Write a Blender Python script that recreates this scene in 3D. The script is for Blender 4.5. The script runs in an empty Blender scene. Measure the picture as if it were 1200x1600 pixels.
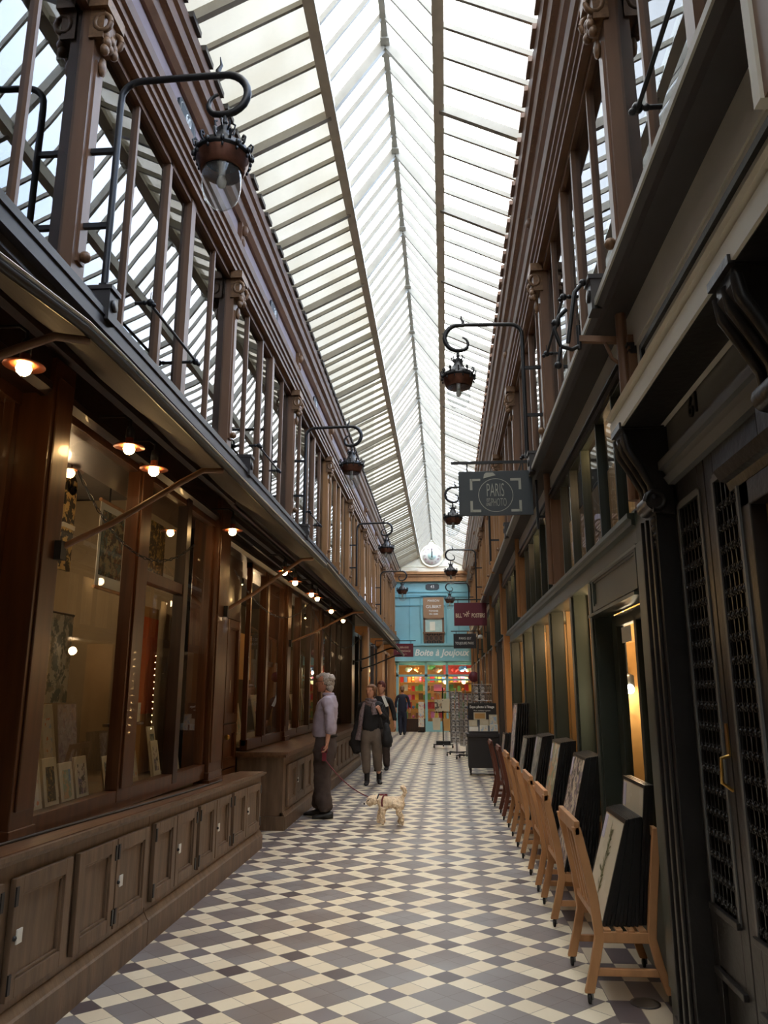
import bpy, bmesh, math, random
from mathutils import Vector, Matrix
rnd = random.Random(7)
SC = bpy.context.scene
COL = SC.collection
PI = math.pi
V = Vector
# ------------------------------------------------------------------ camera
H = 1.54
f_px = 1200.0; VX, VY = 697.0, 1081.0
pitch = math.atan((VY - 800) / f_px)
yaw = math.atan((VX - 600) * math.cos(pitch) / f_px)
cd = bpy.data.cameras.new('camera'); cam = bpy.data.objects.new('camera', cd); COL.objects.link(cam)
cd.sensor_fit = 'VERTICAL'; cd.sensor_height = 36.0; cd.lens = 36.0 * f_px / 1600.0
cd.clip_start = 0.05; cd.clip_end = 300
cam.location = (0, 0, H); cam.rotation_euler = (PI / 2 + pitch, 0, yaw)
SC.camera = cam

# ------------------------------------------------------------------ materials
def nodes(name):
    m = bpy.data.materials.new(name); m.use_nodes = True
    nt = m.node_tree
    for n in list(nt.nodes):
        nt.nodes.remove(n)
    out = nt.nodes.new('ShaderNodeOutputMaterial')
    return m, nt, out
def srgb(r, g, b):
    def c(v):
        v /= 255.0
        return v / 12.92 if v <= 0.04045 else ((v + 0.055) / 1.055) ** 2.4
    return (c(r), c(g), c(b), 1)
def mat(name, col, rough=0.5, metal=0.0, var=0.15, scale=6.0, stretch=(1, 1, 1), bump=0.0, bscale=40, spec=0.5, coat=0.0, emis=None, estr=0):
    m, nt, out = nodes(name)
    b = nt.nodes.new('ShaderNodeBsdfPrincipled')
    nt.links.new(b.outputs[0], out.inputs[0])
    b.inputs['Roughness'].default_value = rough
    b.inputs['Metallic'].default_value = metal
    b.inputs['Specular IOR Level'].default_value = spec
    b.inputs['Coat Weight'].default_value = coat
    if emis:
        b.inputs['Emission Color'].default_value = emis; b.inputs['Emission Strength'].default_value = estr
    tc = nt.nodes.new('ShaderNodeTexCoord'); mp = nt.nodes.new('ShaderNodeMapping')
    mp.inputs['Scale'].default_value = stretch
    nt.links.new(tc.outputs['Object'], mp.inputs[0])
    if var > 0:
        nz = nt.nodes.new('ShaderNodeTexNoise'); nz.inputs['Scale'].default_value = scale; nz.inputs['Detail'].default_value = 5
        nt.links.new(mp.outputs[0], nz.inputs[0])
        mx = nt.nodes.new('ShaderNodeMix'); mx.data_type = 'RGBA'
        mx.inputs[6].default_value = (*[max(0, c * (1 - var)) for c in col[:3]], 1)
        mx.inputs[7].default_value = (*[min(1, c * (1 + var)) for c in col[:3]], 1)
        cr = nt.nodes.new('ShaderNodeMapRange'); cr.inputs[1].default_value = 0.3; cr.inputs[2].default_value = 0.7
        nt.links.new(nz.outputs[0], cr.inputs[0]); nt.links.new(cr.outputs[0], mx.inputs[0])
        nt.links.new(mx.outputs[2], b.inputs['Base Color'])
    else:
        b.inputs['Base Color'].default_value = col
    if bump > 0:
        n2 = nt.nodes.new('ShaderNodeTexNoise'); n2.inputs['Scale'].default_value = bscale; n2.inputs['Detail'].default_value = 4
        nt.links.new(mp.outputs[0], n2.inputs[0])
        bp = nt.nodes.new('ShaderNodeBump'); bp.inputs['Strength'].default_value = bump; bp.inputs['Distance'].default_value = 0.01
        nt.links.new(n2.outputs[0], bp.inputs['Height']); nt.links.new(bp.outputs[0], b.inputs['Normal'])
    return m
def glass(name, tint=(1, 1, 1, 1), ior=1.5, rough=0.0, wave=0.0, mixdiff=0.0, diffcol=(.8, .8, .75, 1)):
    m, nt, out = nodes(name)
    tr = nt.nodes.new('ShaderNodeBsdfTransparent'); tr.inputs[0].default_value = tint
    gl = nt.nodes.new('ShaderNodeBsdfGlossy'); gl.inputs['Roughness'].default_value = rough
    fr = nt.nodes.new('ShaderNodeFresnel')
    ge = nt.nodes.new('ShaderNodeNewGeometry'); mi = nt.nodes.new('ShaderNodeMix')     # same reflectance from both faces of the thin pane
    mi.inputs[2].default_value = ior; mi.inputs[3].default_value = 1 / ior
    nt.links.new(ge.outputs['Backfacing'], mi.inputs[0]); nt.links.new(mi.outputs[0], fr.inputs[0])
    mx = nt.nodes.new('ShaderNodeMixShader')
    nt.links.new(fr.outputs[0], mx.inputs[0]); nt.links.new(tr.outputs[0], mx.inputs[1]); nt.links.new(gl.outputs[0], mx.inputs[2])
    last = mx
    if wave > 0:
        tc = nt.nodes.new('ShaderNodeTexCoord')
        n2 = nt.nodes.new('ShaderNodeTexNoise'); n2.inputs['Scale'].default_value = 1.1; n2.inputs['Detail'].default_value = 1
        nt.links.new(tc.outputs['Object'], n2.inputs[0])
        bp = nt.nodes.new('ShaderNodeBump'); bp.inputs['Strength'].default_value = 1; bp.inputs['Distance'].default_value = wave
        nt.links.new(n2.outputs[0], bp.inputs['Height']); nt.links.new(bp.outputs[0], gl.inputs['Normal'])
    if mixdiff > 0:
        df = nt.nodes.new('ShaderNodeBsdfTranslucent'); df.inputs[0].default_value = diffcol
        d2 = nt.nodes.new('ShaderNodeBsdfDiffuse'); d2.inputs[0].default_value = diffcol
        a = nt.nodes.new('ShaderNodeMixShader'); a.inputs[0].default_value = 0.35
        nt.links.new(df.outputs[0], a.inputs[1]); nt.links.new(d2.outputs[0], a.inputs[2])
        tc = nt.nodes.new('ShaderNodeTexCoord')
        nz = nt.nodes.new('ShaderNodeTexNoise'); nz.inputs['Scale'].default_value = 1.3; nz.inputs['Detail'].default_value = 6
        nt.links.new(tc.outputs['Object'], nz.inputs[0])
        mr = nt.nodes.new('ShaderNodeMapRange'); mr.inputs[1].default_value = .3; mr.inputs[2].default_value = .75
        mr.inputs[3].default_value = mixdiff * 0.6; mr.inputs[4].default_value = min(1, mixdiff * 1.5)
        nt.links.new(nz.outputs[0], mr.inputs[0])
        m2 = nt.nodes.new('ShaderNodeMixShader')
        nt.links.new(mr.outputs[0], m2.inputs[0]); nt.links.new(mx.outputs[0], m2.inputs[1]); nt.links.new(a.outputs[0], m2.inputs[2])
        last = m2
    nt.links.new(last.outputs[0], out.inputs[0])
    return m
def emit(name, col, s):
    m, nt, out = nodes(name)
    e = nt.nodes.new('ShaderNodeEmission'); e.inputs[0].default_value = col; e.inputs[1].default_value = s
    nt.links.new(e.outputs[0], out.inputs[0]); return m

M = {}
M['cab'] = mat('weathered_cabinet_wood', srgb(108, 86, 66), 0.5, var=.28, scale=5, stretch=(4, 4, .6), bump=.15, bscale=20)
M['cabtop'] = mat('worn_worktop_wood', srgb(112, 80, 56), 0.38, var=.3, scale=6, stretch=(5, .5, 5), bump=.15, bscale=20)
M['red'] = mat('varnished_shopfront_wood', srgb(84, 48, 24), 0.32, var=.3, scale=4, stretch=(5, 5, .5), coat=.15)
M['reddk'] = mat('dark_varnished_wood', srgb(54, 32, 20), 0.35, var=.25, scale=4, stretch=(5, 5, .5), coat=.1)
M['brown'] = mat('brown_painted_ironwork', srgb(126, 92, 68), 0.42, var=.16, scale=3, stretch=(2, 2, .5))
M['ochre'] = mat('ochre_and_far_lit_brown_paint', srgb(172, 124, 78), 0.45, var=.16, scale=3, stretch=(2, 2, .5))  # golden far light painted into the brown; also serves the ochre piers
M['gilt'] = mat('carved_brown_ornament', srgb(132, 98, 68), 0.45, metal=.1, var=.3, scale=40)
M['lav'] = mat('mauve_frieze_panel', srgb(150, 132, 134), 0.55, var=.07)
M['darkwood'] = mat('dark_eaves_paint', srgb(52, 46, 44), 0.5, var=.15)
M['ledge'] = mat('charcoal_ledge_paint', srgb(60, 56, 56), 0.4, var=.12)
M['ledgel'] = mat('pale_ledge_edge', srgb(176, 172, 158), 0.5, var=.1)
M['grey'] = mat('grey_cream_panel_paint', srgb(216, 210, 194), 0.5, var=.07, scale=2)
M['greyd'] = mat('grey_portal_paint', srgb(104, 104, 102), 0.45, var=.08, scale=2)
M['green'] = mat('dark_green_shopfront_paint', srgb(54, 60, 52), 0.38, var=.1, scale=3)
M['green2'] = mat('dark_green_edge_paint', srgb(70, 76, 68), 0.35, var=.1, scale=3)
M['black'] = mat('black_carved_wood', srgb(36, 34, 33), 0.33, var=.2, scale=8, bump=.2, bscale=30)
M['iron'] = mat('black_iron', srgb(42, 42, 44), 0.42, metal=.3, var=.15)
M['steel'] = mat('bright_steel', srgb(170, 172, 175), 0.3, metal=.9, var=.05)
M['copper'] = mat('copper_band', srgb(112, 72, 56), 0.38, metal=.55, var=.3, scale=20)
M['shade'] = mat('copper_lamp_shade', srgb(190, 104, 66), 0.4, metal=.35, var=.1)
M['brass'] = mat('brass', srgb(190, 150, 80), 0.3, metal=.9, var=.1)
M['beech'] = mat('beech_wood', srgb(188, 138, 94), 0.45, var=.16, scale=5, stretch=(3, 3, .8))
M['mahog'] = mat('mahogany_wood', srgb(104, 58, 44), 0.45, var=.16, scale=5)
M['frame'] = mat('black_picture_frame', srgb(22, 21, 21), 0.4, var=.1)
M['cloth'] = mat('awning_canvas', srgb(58, 50, 46), 0.8, var=.2, scale=3, stretch=(4, .5, 1), bump=.3, bscale=6)
M['white'] = mat('white_card', srgb(226, 224, 216), 0.6, var=.03)
M['cream'] = mat('cream_plaster', srgb(240, 236, 218), 0.6, var=.03)
M['blue'] = mat('turquoise_shop_paint', srgb(146, 198, 206), 0.5, var=.05, scale=2)
M['blued'] = mat('turquoise_moulding_paint', srgb(118, 176, 188), 0.5, var=.05, scale=2)
M['purl'] = mat('cream_purlin_paint', srgb(224, 218, 200), 0.5, var=.1)
M['back'] = mat('pale_fill_wall', srgb(226, 218, 200), .8, var=.1)  # pale so the added wall behind the camera bounces fill light
M['roofbar'] = mat('pale_roof_iron_paint', srgb(158, 152, 138), 0.5, var=.1)
M['glassW'] = glass('upper_window_glass', (.75, .78, .8, 1), 2.1, wave=.0012)
M['glassS'] = glass('shop_window_glass', (.93, .95, .94, 1), 1.6)
M['glassM'] = glass('mezzanine_glass', (.9, .9, .88, 1), 2.1, wave=.0006)
M['glassG'] = glass('globe_glass', (.93, .95, .95, 1), 1.5, mixdiff=.07)
M['roofL'] = glass('dirty_roof_glass', (.52, .50, .44, 1), 1.15, mixdiff=.60, diffcol=(.33, .30, .23, 1))
M['roofR'] = glass('clear_roof_glass', (.93, .95, .97, 1), 1.15, mixdiff=.16, diffcol=(.85, .85, .8, 1))
M['roofC'] = glass('lantern_roof_glass', (.93, .95, .97, 1), 1.15, mixdiff=.12, diffcol=(.85, .85, .8, 1))
M['bulb'] = emit('warm_bulb', (1, .62, .25, 1), 50)
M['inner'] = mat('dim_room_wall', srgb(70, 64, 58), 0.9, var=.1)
M['innerL'] = mat('bookshop_back_wall', srgb(110, 96, 74), 0.8, var=.2, scale=2)
M['gold'] = mat('honey_wood_panel', srgb(196, 150, 88), 0.5, var=.1, scale=3)
M['ext'] = mat('neighbour_stucco', srgb(176, 168, 156), 0.9, var=.08, scale=.6)
M['signblk'] = mat('slate_sign_board', srgb(62, 68, 72), 0.5, var=.05)
M['signlet'] = mat('sign_lettering', srgb(172, 172, 160), 0.5, var=0)
M['bill'] = mat('burgundy_sign_board', srgb(104, 34, 48), 0.5, var=.05)
M['billlet'] = mat('cream_lettering', srgb(236, 210, 180), 0.5, var=0)
M['dark'] = mat('near_black_board', srgb(38, 36, 38), 0.5, var=.05)
M['chalk'] = mat('white_lettering', srgb(246, 246, 242), 0.6, var=0)
M['rubber'] = mat('black_rubber', srgb(26, 26, 27), 0.5, var=.05)
M['skin'] = mat('skin', srgb(196, 142, 116), 0.5, var=.06, scale=20)
M['shirt'] = mat('pale_mauve_shirt', srgb(168, 158, 172), 0.75, var=.1, scale=12, bump=.5, bscale=14)
M['trou'] = mat('dark_brown_trousers', srgb(66, 54, 50), 0.8, var=.12, scale=12, bump=.5, bscale=14)
M['trouw'] = mat('taupe_trousers', srgb(104, 92, 82), 0.8, var=.12, scale=12, bump=.4, bscale=14)
M['knit'] = mat('black_knit', srgb(26, 25, 28), 0.85, var=.15, scale=20, bump=.4, bscale=30)
M['navy'] = mat('navy_suit', srgb(30, 34, 52), 0.8, var=.12, scale=20)
M['hairg'] = mat('silver_hair', srgb(176, 168, 158), 0.7, var=.3, scale=60, bump=.8, bscale=60)
M['hairb'] = mat('blond_brown_hair', srgb(120, 84, 56), 0.6, var=.3, scale=60)
M['hairr'] = mat('auburn_hair', srgb(96, 40, 32), 0.6, var=.3, scale=60)
M['scarf'] = mat('grey_patterned_scarf', srgb(112, 98, 100), 0.85, var=.5, scale=40)
M['leather'] = mat('black_leather', srgb(30, 28, 29), 0.45, var=.1)
M['poodle'] = mat('cream_curly_fur', srgb(240, 218, 188), 0.9, var=.14, scale=30, bump=1.0, bscale=60)
M['leash'] = mat('dark_red_cord', srgb(110, 26, 40), 0.6, var=.05)

def art(name, paper, inks, scale=5.0, thr=0.52, rough=.5):
    """procedural print: paper with patches of ink in the middle"""
    m, nt, out = nodes(name)
    b = nt.nodes.new('ShaderNodeBsdfPrincipled'); nt.links.new(b.outputs[0], out.inputs[0]); b.inputs['Roughness'].default_value = rough
    tc = nt.nodes.new('ShaderNodeTexCoord')
    last = None
    for i, ink in enumerate(inks):
        mp = nt.nodes.new('ShaderNodeMapping'); mp.inputs['Location'].default_value = (i * 3.1 + 1, i * 1.7, i * 5.3)
        nt.links.new(tc.outputs['Object'], mp.inputs[0])
        nz = nt.nodes.new('ShaderNodeTexNoise'); nz.inputs['Scale'].default_value = scale * (1 + .4 * i); nz.inputs['Detail'].default_value = 7; nz.inputs['Roughness'].default_value = .65
        nt.links.new(mp.outputs[0], nz.inputs[0])
        g = nt.nodes.new('ShaderNodeMath'); g.operation = 'GREATER_THAN'; g.inputs[1].default_value = thr
        nt.links.new(nz.outputs[0], g.inputs[0])
        mx = nt.nodes.new('ShaderNodeMix'); mx.data_type = 'RGBA'
        if last is None: mx.inputs[6].default_value = paper
        else: nt.links.new(last.outputs[2], mx.inputs[6])
        mx.inputs[7].default_value = ink
        nt.links.new(g.outputs[0], mx.inputs[0]); last = mx
    nt.links.new(last.outputs[2], b.inputs['Base Color'])
    return m
M['a_bot'] = art('beige_print_paper', srgb(214, 204, 182), [srgb(208, 197, 172)], 2)
M['a_flow'] = art('floral_print', srgb(206, 194, 176), [srgb(170, 150, 140), srgb(120, 112, 130), srgb(96, 92, 84)], 9, .54)
M['a_blue'] = art('blue_landscape_print', srgb(204, 200, 180), [srgb(112, 140, 168), srgb(150, 160, 130), srgb(196, 160, 120)], 5, .53)
M['a_grey'] = art('grey_print', srgb(176, 176, 168), [srgb(140, 140, 128), srgb(100, 110, 110)], 6, .53)
M['a_pink'] = art('portrait_print', srgb(190, 186, 182), [srgb(226, 180, 160), srgb(120, 100, 140), srgb(230, 226, 220)], 7, .54)
M['a_scroll'] = art('painted_scroll_paper', srgb(150, 138, 104), [srgb(120, 78, 54), srgb(78, 96, 92), srgb(60, 50, 40)], 10, .53)
M['a_totem'] = art('black_ink_panel', srgb(206, 172, 110), [srgb(40, 30, 20)], 16, .5)
M['a_latt'] = art('gilt_lattice_panel', srgb(150, 120, 60), [srgb(40, 28, 16), srgb(60, 44, 22)], 22, .5)
M['a_card'] = art('printed_card', srgb(224, 216, 198), [srgb(222, 150, 110), srgb(170, 190, 210)], 9, .57)
M['a_pc'] = art('postcard_print', srgb(196, 190, 184), [srgb(90, 88, 88), srgb(60, 60, 64), srgb(130, 122, 112)], 14, .53)

# ------------------------------------------------------------------ mesh builder
class MB:
    def __init__(s): s.v = []; s.f = []; s.sm = []
    def add(s, vs, fs, smooth=False):
        n = len(s.v); s.v += [tuple(v) for v in vs]
        s.f += [tuple(i + n for i in f) for f in fs]; s.sm += [smooth] * len(fs); return s
    def box(s, x0, x1, y0, y1, z0, z1):
        if x0 > x1: x0, x1 = x1, x0
        if y0 > y1: y0, y1 = y1, y0
        if z0 > z1: z0, z1 = z1, z0
        vs = [(x, y, z) for x in (x0, x1) for y in (y0, y1) for z in (z0, z1)]
        return s.add(vs, [(0, 1, 3, 2), (4, 6, 7, 5), (0, 4, 5, 1), (2, 3, 7, 6), (0, 2, 6, 4), (1, 5, 7, 3)])
    def hexa(s, vs):   # bottom 4 ccw, top 4 ccw
        return s.add(vs, [(3, 2, 1, 0), (4, 5, 6, 7), (0, 1, 5, 4), (1, 2, 6, 5), (2, 3, 7, 6), (3, 0, 4, 7)])
    def bar(s, p, q, w, h, up=(0, 0, 1)):
        p, q = V(p), V(q); d = (q - p).normalized(); u = V(up)
        a = d.cross(u)
        if a.length < 1e-4: a = d.cross(V((1, 0, 0)))
        a.normalize(); b = a.cross(d).normalized(); a *= w / 2; b *= h / 2
        return s.hexa([p - a - b, p + a - b, p + a + b, p - a + b, q - a - b, q + a - b, q + a + b, q - a + b])
    def tube(s, pts, r, n=8, cap=True):
        pts = [V(p) for p in pts]; k = len(pts)
        rs = r if isinstance(r, (list, tuple)) else [r] * k
        vs = []; fs = []
        t0 = (pts[1] - pts[0]).normalized()
        nrm = t0.cross(V((0, 0, 1)))
        if nrm.length < .05: nrm = t0.cross(V((1, 0, 0)))
        nrm.normalize()
        for i in range(k):
            if i == 0: t = pts[1] - pts[0]
            elif i == k - 1: t = pts[-1] - pts[-2]
            else: t = (pts[i + 1] - pts[i]).normalized() + (pts[i] - pts[i - 1]).normalized()
            if t.length < 1e-6: t = V((0, 0, 1))
            t.normalize()
            nrm = (nrm - t * nrm.dot(t))
            if nrm.length < 1e-4: nrm = t.orthogonal()
            nrm.normalize(); b = t.cross(nrm)
            for j in range(n):
                a = 2 * PI * j / n
                vs.append(pts[i] + (nrm * math.cos(a) + b * math.sin(a)) * rs[i])
        for i in range(k - 1):
            for j in range(n):
                fs.append((i * n + j, i * n + (j + 1) % n, (i + 1) * n + (j + 1) % n, (i + 1) * n + j))
        s.add(vs, fs, n > 5)
        if cap:
            s.add(vs[:n], [tuple(range(n))[::-1]]); s.add(vs[-n:], [tuple(range(n))])
        return s
    def lathe(s, prof, n=16, c=(0, 0, 0), sq=(1, 1), lobes=0, amp=0):
        vs = []; fs = []; k = len(prof)
        for (r, z) in prof:
            for j in range(n):
                a = 2 * PI * j / n
                rr = r * (1 + amp * math.cos(lobes * a)) if lobes else r
                vs.append((c[0] + rr * math.cos(a) * sq[0], c[1] + rr * math.sin(a) * sq[1], c[2] + z))
        for i in range(k - 1):
            for j in range(n):
                fs.append((i * n + j, i * n + (j + 1) % n, (i + 1) * n + (j + 1) % n, (i + 1) * n + j))
        return s.add(vs, fs, True)
    def ball(s, c, r, n=12, sc=(1, 1, 1)):
        prof = [(max(r * math.sin(PI * i / (n // 2)), 1e-4), -r * math.cos(PI * i / (n // 2))) for i in range(n // 2 + 1)]
        vs0 = len(s.v)
        s.lathe(prof, n)
        for i in range(vs0, len(s.v)):
            x, y, z = s.v[i]; s.v[i] = (c[0] + x * sc[0], c[1] + y * sc[1], c[2] + z * sc[2])
        return s
    def prism(s, poly, axis, a0, a1):
        """poly 2d; axis 'y': (x,z) extruded along y; 'x': (y,z); 'z': (x,y)"""
        def P(u, w, a):
            return (u, a, w) if axis == 'y' else (a, u, w) if axis == 'x' else (u, w, a)
        n = len(poly)
        vs = [P(u, w, a0) for u, w in poly] + [P(u, w, a1) for u, w in poly]
        fs = [(i, (i + 1) % n, n + (i + 1) % n, n + i) for i in range(n)] + [tuple(range(n))[::-1], tuple(range(n, 2 * n))]
        return s.add(vs, fs)
    def xf(s, mtx, i0=0):
        for i in range(i0, len(s.v)): s.v[i] = tuple(mtx @ V(s.v[i]))
        return s
    def join(s, o, mtx=None):
        n = len(s.v)
        s.v += [tuple(mtx @ V(v)) if mtx else v for v in o.v]
        s.f += [tuple(i + n for i in f) for f in o.f]; s.sm += o.sm; return s
    def build(s, name, m, parent=None, label=None, bevel=0, **props):
        me = bpy.data.meshes.new(name)
        org = V((0, 0, 0)); p = parent
        while p is not None: org += p.location; p = p.parent
        me.from_pydata([tuple(V(v) - org) for v in s.v], [], s.f)
        me.polygons.foreach_set('use_smooth', s.sm)
        me.materials.append(M[m] if isinstance(m, str) else m)
        bm = bmesh.new(); bm.from_mesh(me); bmesh.ops.recalc_face_normals(bm, faces=bm.faces); bm.to_mesh(me); bm.free()
        o = bpy.data.objects.new(name, me); COL.objects.link(o)
        if parent is not None: o.parent = parent
        if label: o['label'] = label
        for k, v in props.items(): o[k] = v
        if bevel:
            b = o.modifiers.new('bevel', 'BEVEL'); b.width = bevel; b.segments = 2; b.limit_method = 'ANGLE'
        return o
def thing(name, label, cat, loc=(0, 0, 0), group=None, kind=None):
    o = bpy.data.objects.new(name, None); COL.objects.link(o); o.location = loc; o.empty_display_size = .05
    o['label'] = label; o['category'] = cat
    if group: o['group'] = group
    if kind: o['kind'] = kind
    return o
def tag(o, label, cat, group=None):
    o['label'] = label; o['category'] = cat
    if group: o['group'] = group
    return o
def struct(name, label=None):
    o = bpy.data.objects.new(name, None); COL.objects.link(o); o['kind'] = 'structure'
    if label: o['label'] = label
    return o
def S(o, label=None):
    o['kind'] = 'structure'
    if label: o['label'] = label
    return o
def clone(root, loc=None, rotz=None, label=None, group=None, scale=None):
    def cp(o, par):
        c = o.copy(); COL.objects.link(c); c.parent = par
        for ch in [k for k in KIDS.get(o.name, [])]: cp(ch, c)
        return c
    KIDS = {}
    for o in bpy.data.objects:
        if o.parent: KIDS.setdefault(o.parent.name, []).append(o)
    r = cp(root, None)
    if loc is not None: r.location = loc
    if rotz is not None: r.rotation_euler[2] = rotz
    if scale is not None: r.scale = scale
    if label: r['label'] = label
    if group: r['group'] = group
    return r
def text(s, size, m, parent, org, name='lettering', ext=.004, shear=0, rot=(PI / 2, 0, 0), sx=1.0, align='CENTER', off=0):
    cu = bpy.data.curves.new(name, 'FONT'); cu.body = s; cu.size = size; cu.extrude = ext; cu.align_x = align; cu.align_y = 'CENTER'
    cu.shear = shear; cu.offset = off; cu.resolution_u = 3
    t = bpy.data.objects.new(name, cu); COL.objects.link(t)
    bpy.context.view_layer.update()
    me = bpy.data.meshes.new_from_object(t.evaluated_get(bpy.context.evaluated_depsgraph_get()))
    bpy.data.objects.remove(t)
    mt = Matrix.Translation(org) @ Matrix.Rotation(rot[2], 4, 'Z') @ Matrix.Rotation(rot[0], 4, 'X') @ Matrix.Diagonal((sx, 1, 1, 1))
    o2 = V((0, 0, 0)); p = parent
    while p is not None: o2 += p.location; p = p.parent
    me.transform(Matrix.Translation(-o2) @ mt)
    me.materials.clear(); me.materials.append(M[m])
    o = bpy.data.objects.new(name, me); COL.objects.link(o); o.parent = parent
    return o
def arc(cx, cz, r, a0, a1, n, y=0.0, r1=None):
    """points in the xz plane, angles in degrees"""
    out = []
    for i in range(n + 1):
        t = i / n; a = math.radians(a0 + (a1 - a0) * t); rr = r + ((r1 if r1 is not None else r) - r) * t
        out.append((cx + rr * math.cos(a), y, cz + rr * math.sin(a)))
    return out
def moulding(mb, X, s, z0, z1, prof, y0, y1):
    """prof: list of (t,d) t 0..1 from z0 to z1, d outward; s = outward sign"""
    pts = [(X + s * d, z0 + (z1 - z0) * t) for t, d in prof]
    poly = [(X - s * .03, z0)] + pts + [(X - s * .03, z1)]
    return mb.prism(poly, 'y', y0, y1)
def pdoor(mb, X, s, y0, y1, z0, z1, st=.07, d=.022, slope=0.0):
    """framed and recessed panel, face at X outward s"""
    mb.box(X, X + s * d, y0, y0 + st, z0, z1); mb.box(X, X + s * d, y1 - st, y1, z0, z1)
    mb.box(X, X + s * d, y0 + st, y1 - st, z0, z0 + st); mb.box(X, X + s * d, y0 + st, y1 - st, z1 - st, z1)
    mb.box(X - s * .004, X + s * .004, y0 + st, y1 - st, z0 + st, z1 - st)
    e = .014
    for a, b, c, q in ((y0 + st, y0 + st + e, z0 + st, z1 - st), (y1 - st - e, y1 - st, z0 + st, z1 - st)):
        mb.box(X, X + s * d * .6, a, b, c, q)
    for c, q in ((z0 + st, z0 + st + e), (z1 - st - e, z1 - st)):
        mb.box(X, X + s * d * .6, y0 + st + e, y1 - st - e, c, q)
    return mb
# ------------------------------------------------------------------ setting
XL, XR = -2.1, 1.03           # upper facade planes
YE = 31.8                     # end wall
BAY = 3.17; P0 = 3.83
# floor: gingham of three tile grid set diagonally
def floor_mat():
    m, nt, out = nodes('diagonal_ceramic_tiles')
    N = nt.nodes.new; L = nt.links.new
    b = N('ShaderNodeBsdfPrincipled'); L(b.outputs[0], out.inputs[0])
    tc = N('ShaderNodeTexCoord'); sp = N('ShaderNodeSeparateXYZ'); L(tc.outputs['Object'], sp.inputs[0])
    def mth(op, a, c=None, d=None):
        n = N('ShaderNodeMath'); n.operation = op
        for i, q in enumerate((a, c, d)):
            if q is None: continue
            if isinstance(q, (int, float)): n.inputs[i].default_value = q
            else: L(q, n.inputs[i])
        return n.outputs[0]
    def mix(fac, a, c):
        n = N('ShaderNodeMix'); n.data_type = 'RGBA'
        for i, q in ((0, fac), (6, a), (7, c)):
            if isinstance(q, (int, float)): n.inputs[i].default_value = q
            elif isinstance(q, tuple): n.inputs[i].default_value = q
            else: L(q, n.inputs[i])
        return n.outputs[2]
    xs = mth('DIVIDE', sp.outputs[0], .303 * 2); ys = mth('DIVIDE', sp.outputs[1], .283 * 2)
    u = mth('ADD', mth('ADD', xs, ys), 100 - .434 + .088 + .5); v = mth('ADD', mth('SUBTRACT', ys, xs), 100 - .516 + .088 + .5)
    fu = mth('FRACT', u); fv = mth('FRACT', v)
    nu = mth('LESS_THAN', mth('ABSOLUTE', mth('SUBTRACT', fu, .5)), 1 / 6); nv = mth('LESS_THAN', mth('ABSOLUTE', mth('SUBTRACT', fv, .5)), 1 / 6)
    # per tile random tone
    cu = mth('FLOOR', mth('MULTIPLY', u, 3)); cv = mth('FLOOR', mth('MULTIPLY', v, 3))
    cb = N('ShaderNodeCombineXYZ'); L(cu, cb.inputs[0]); L(cv, cb.inputs[1])
    wn = N('ShaderNodeTexWhiteNoise'); wn.noise_dimensions = '2D'; L(cb.outputs[0], wn.inputs[0])
    nz = N('ShaderNodeTexNoise'); nz.inputs['Scale'].default_value = .8; nz.inputs['Detail'].default_value = 4; L(tc.outputs['Object'], nz.inputs[0])
    w01 = N('ShaderNodeMapRange'); w01.inputs[1].default_value = .42; w01.inputs[2].default_value = .6; L(nz.outputs[0], w01.inputs[0])
    grey = mix(w01.outputs[0], srgb(122, 112, 110), srgb(138, 136, 138)); grey = mix(mth('MULTIPLY', wn.outputs[0], .5), grey, srgb(112, 104, 104))
    dk = mix(mth('MULTIPLY', wn.outputs[0], .9), srgb(84, 74, 76), srgb(124, 118, 122))
    cr = mix(mth('MULTIPLY', wn.outputs[0], .8), srgb(232, 222, 198), srgb(216, 202, 176))
    one = mth('MAXIMUM', nu, nv); both = mth('MULTIPLY', nu, nv)
    c = mix(one, grey, cr); c = mix(both, c, dk)
    # border along the right shopfronts: darker rectangular tiles
    bx = mth('GREATER_THAN', sp.outputs[0], .80)
    r1 = mth('FRACT', mth('MULTIPLY', mth('SUBTRACT', sp.outputs[0], .80), 1 / .14)); r2 = mth('FRACT', mth('MULTIPLY', sp.outputs[1], 1 / .28))
    chk = mth('LESS_THAN', mth('FRACT', mth('MULTIPLY', mth('ADD', mth('MULTIPLY', mth('FLOOR', mth('MULTIPLY', sp.outputs[1], 1 / .28)), 1), mth('FLOOR', mth('MULTIPLY', mth('SUBTRACT', sp.outputs[0], .80), 1 / .14))), .5)), .25)
    cbord = mix(chk, srgb(96, 86, 88), srgb(190, 176, 154))
    c = mix(bx, c, cbord)
    # joints
    def joint(fr, k, w):
        g = mth('FRACT', mth('MULTIPLY', fr, k)); return mth('MAXIMUM', mth('LESS_THAN', g, w), mth('GREATER_THAN', g, 1 - w))
    jd = mth('MAXIMUM', joint(u, 3, .016), joint(v, 3, .016))
    jb = mth('MAXIMUM', mth('LESS_THAN', r1, .03), mth('LESS_THAN', r2, .016))
    j = mth('ADD', mth('MULTIPLY', jd, mth('SUBTRACT', 1, bx)), mth('MULTIPLY', jb, bx))
    c = mix(mth('MULTIPLY', j, .7), c, srgb(96, 86, 80))
    L(c, b.inputs['Base Color'])
    n2 = N('ShaderNodeTexNoise'); n2.inputs['Scale'].default_value = 3; L(tc.outputs['Object'], n2.inputs[0])
    mr = N('ShaderNodeMapRange'); mr.inputs[3].default_value = .3; mr.inputs[4].default_value = .5; L(n2.outputs[0], mr.inputs[0]); L(mr.outputs[0], b.inputs['Roughness'])
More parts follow.
